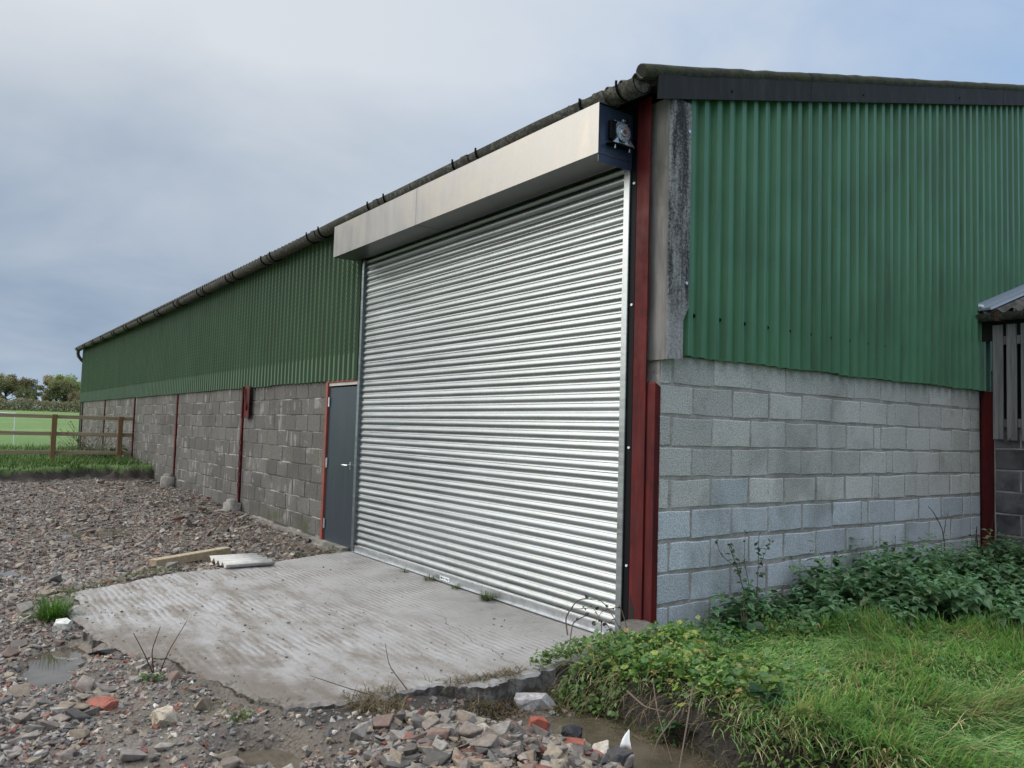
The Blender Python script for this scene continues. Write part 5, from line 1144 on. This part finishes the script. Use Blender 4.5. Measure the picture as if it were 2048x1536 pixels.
twig_plant('bare_twig', (.12, 3.95, .15), [([(0, 0, 0), (0, .02, .35), (0, -.03, .52), (0, -.2, .68), (0, -.3, .74)], .007, 0, 0, 0), ([(0, .0, .45), (0, .05, .62), (0, .10, .66)], .005, 0, 0, 0)], 0, 'bare forked grey twig before the far end of the gable wall', 'twig', MAT['stem'])
twig_plant('broken_stalks', (.15, 4.55, .2), [([(0, -.12, 0), (0, 0, .28), (0, .03, .46)], .009, 0, 0, 0), ([(0, .06, 0), (0, .04, .3), (0, .01, .42)], .008, 0, 0, 0), ([(0, .2, .0), (0, .3, .3), (0, .45, .62)], .004, 0, 0, 0)], 0, 'dark broken stalks near the far red stanchion', 'twig', MAT['seed'])
twig_plant('flowering_weed', (.25, 4.78, .22), [([(0, 0, 0), (-.03, .02, .2), (-.08, .03, .36)], .004, 10, .03, (.3, .28, .08)), ([(0, 0, 0), (.05, .02, .2), (.09, .03, .34)], .004, 10, .03, (.3, .28, .1)), ([(0, 0, .1), (.02, .0, .3), (.05, .0, .38)], .003, 8, .03, G1)], 0, 'yellow flowered weed at the foot of the far red stanchion', 'weed', MAT['stem'])
DK = (.035, .045, .03)
twig_plant('bramble', (-.15, -.25, .05), [([(-.30, -.10, 0), (-.33, -.10, .12), (-.22, -.08, .27), (-.02, -.04, .30), (.12, -.02, .17), (.2, 0, .02)], .006, 12, .04, DK), ([(-.1, -.25, 0), (-.18, -.16, .12), (-.05, -.14, .20), (.1, -.1, .18), (.2, -.1, .05)], .005, 14, .035, DK), ([(.05, -.1, 0), (.0, -.05, .15), (-.12, -.02, .22), (-.3, -.08, .18)], .004, 10, .03, (.05, .06, .035)), ([(.1, .1, .1), (.05, .08, .25), (-.1, .05, .2), (-.15, .0, .08)], .004, 8, .03, DK)], 0, 'dark arching bramble stems over the shutter corner', 'bramble', MAT['stem'])
twig_plant('dead_dock', (-1.20, -2.95, -.03), [([(0, 0, 0), (-.02, -.05, .12), (-.03, -.12, .26)], .0045, 0, 0, 0), ([(0, 0, 0), (.0, -.02, .15), (.01, .02, .29)], .0045, 0, 0, 0), ([(.02, .02, 0), (.04, .07, .15), (.06, .16, .32)], .004, 0, 0, 0)], 0, 'three dark dead dock seed stalks at the apron edge', 'dead plant', MAT['seed'])
twig_plant('straw_twig', (-.12, -2.02, .0), [([(0, 0, 0), (-.06, -.10, .03), (-.16, -.24, .08), (-.22, -.30, .10)], .004, 0, 0, 0), ([(0, 0, 0), (.05, -.2, -.02), (-.02, -.35, -.03)], .004, 0, 0, 0), ([(0, .2, .0), (-.1, .13, .12), (-.14, .12, .24)], .004, 0, 0, 0)], 0, 'thin dead twigs leaning over the apron front edge', 'twig', MAT['stem'])
twig_plant('ditch_twig', (1.05, -.78, .02), [([(-.05, .1, .12), (.12, -.14, .0), (.3, -.4, -.12)], .006, 0, 0, 0), ([(-.02, -.03, .03), (.0, -.22, -.08), (.02, -.28, -.16)], .006, 0, 0, 0), ([(-.45, .0, .0), (-.25, -.06, -.02), (-.1, -.06, .0)], .007, 0, 0, 0), ([(-.3, .05, .1), (-.12, -.1, .0), (.1, -.22, -.16)], .004, 0, 0, 0)], 0, 'pale root twigs reaching from the bank into the ditch', 'twig', MAT['stem'])
# scrub by the fence end
pth = []
for i in range(46):
    a = rng.uniform(0, 6.28); L = rng.uniform(.4, 1.05); b0 = rng.normal(0, .25, 2)
    pth.append(([(b0[0], b0[1] * 1.3, 0), (b0[0] + .2 * math.cos(a), b0[1] * 1.3 + .3 * math.sin(a), L * .6), (b0[0] + .45 * math.cos(a), b0[1] * 1.3 + .6 * math.sin(a), L * rng.uniform(.8, 1.1))], .007, 5, .05, (.075, .085, .035)))
twig_plant('scrub_bush', (-19.6, -.75, .40), pth, 1, 'twiggy scrub bush behind the fence against the barn wall', 'bush', MAT['stem'])
herb('weed_clump', -19.0, -.42, 220, .10, .38, (.045, .10, .03), 'low green weed clump behind the end fence post', 'weed', (LEAF_O, LEAF_OF), .42, z=.42)['kind'] = 'stuff'
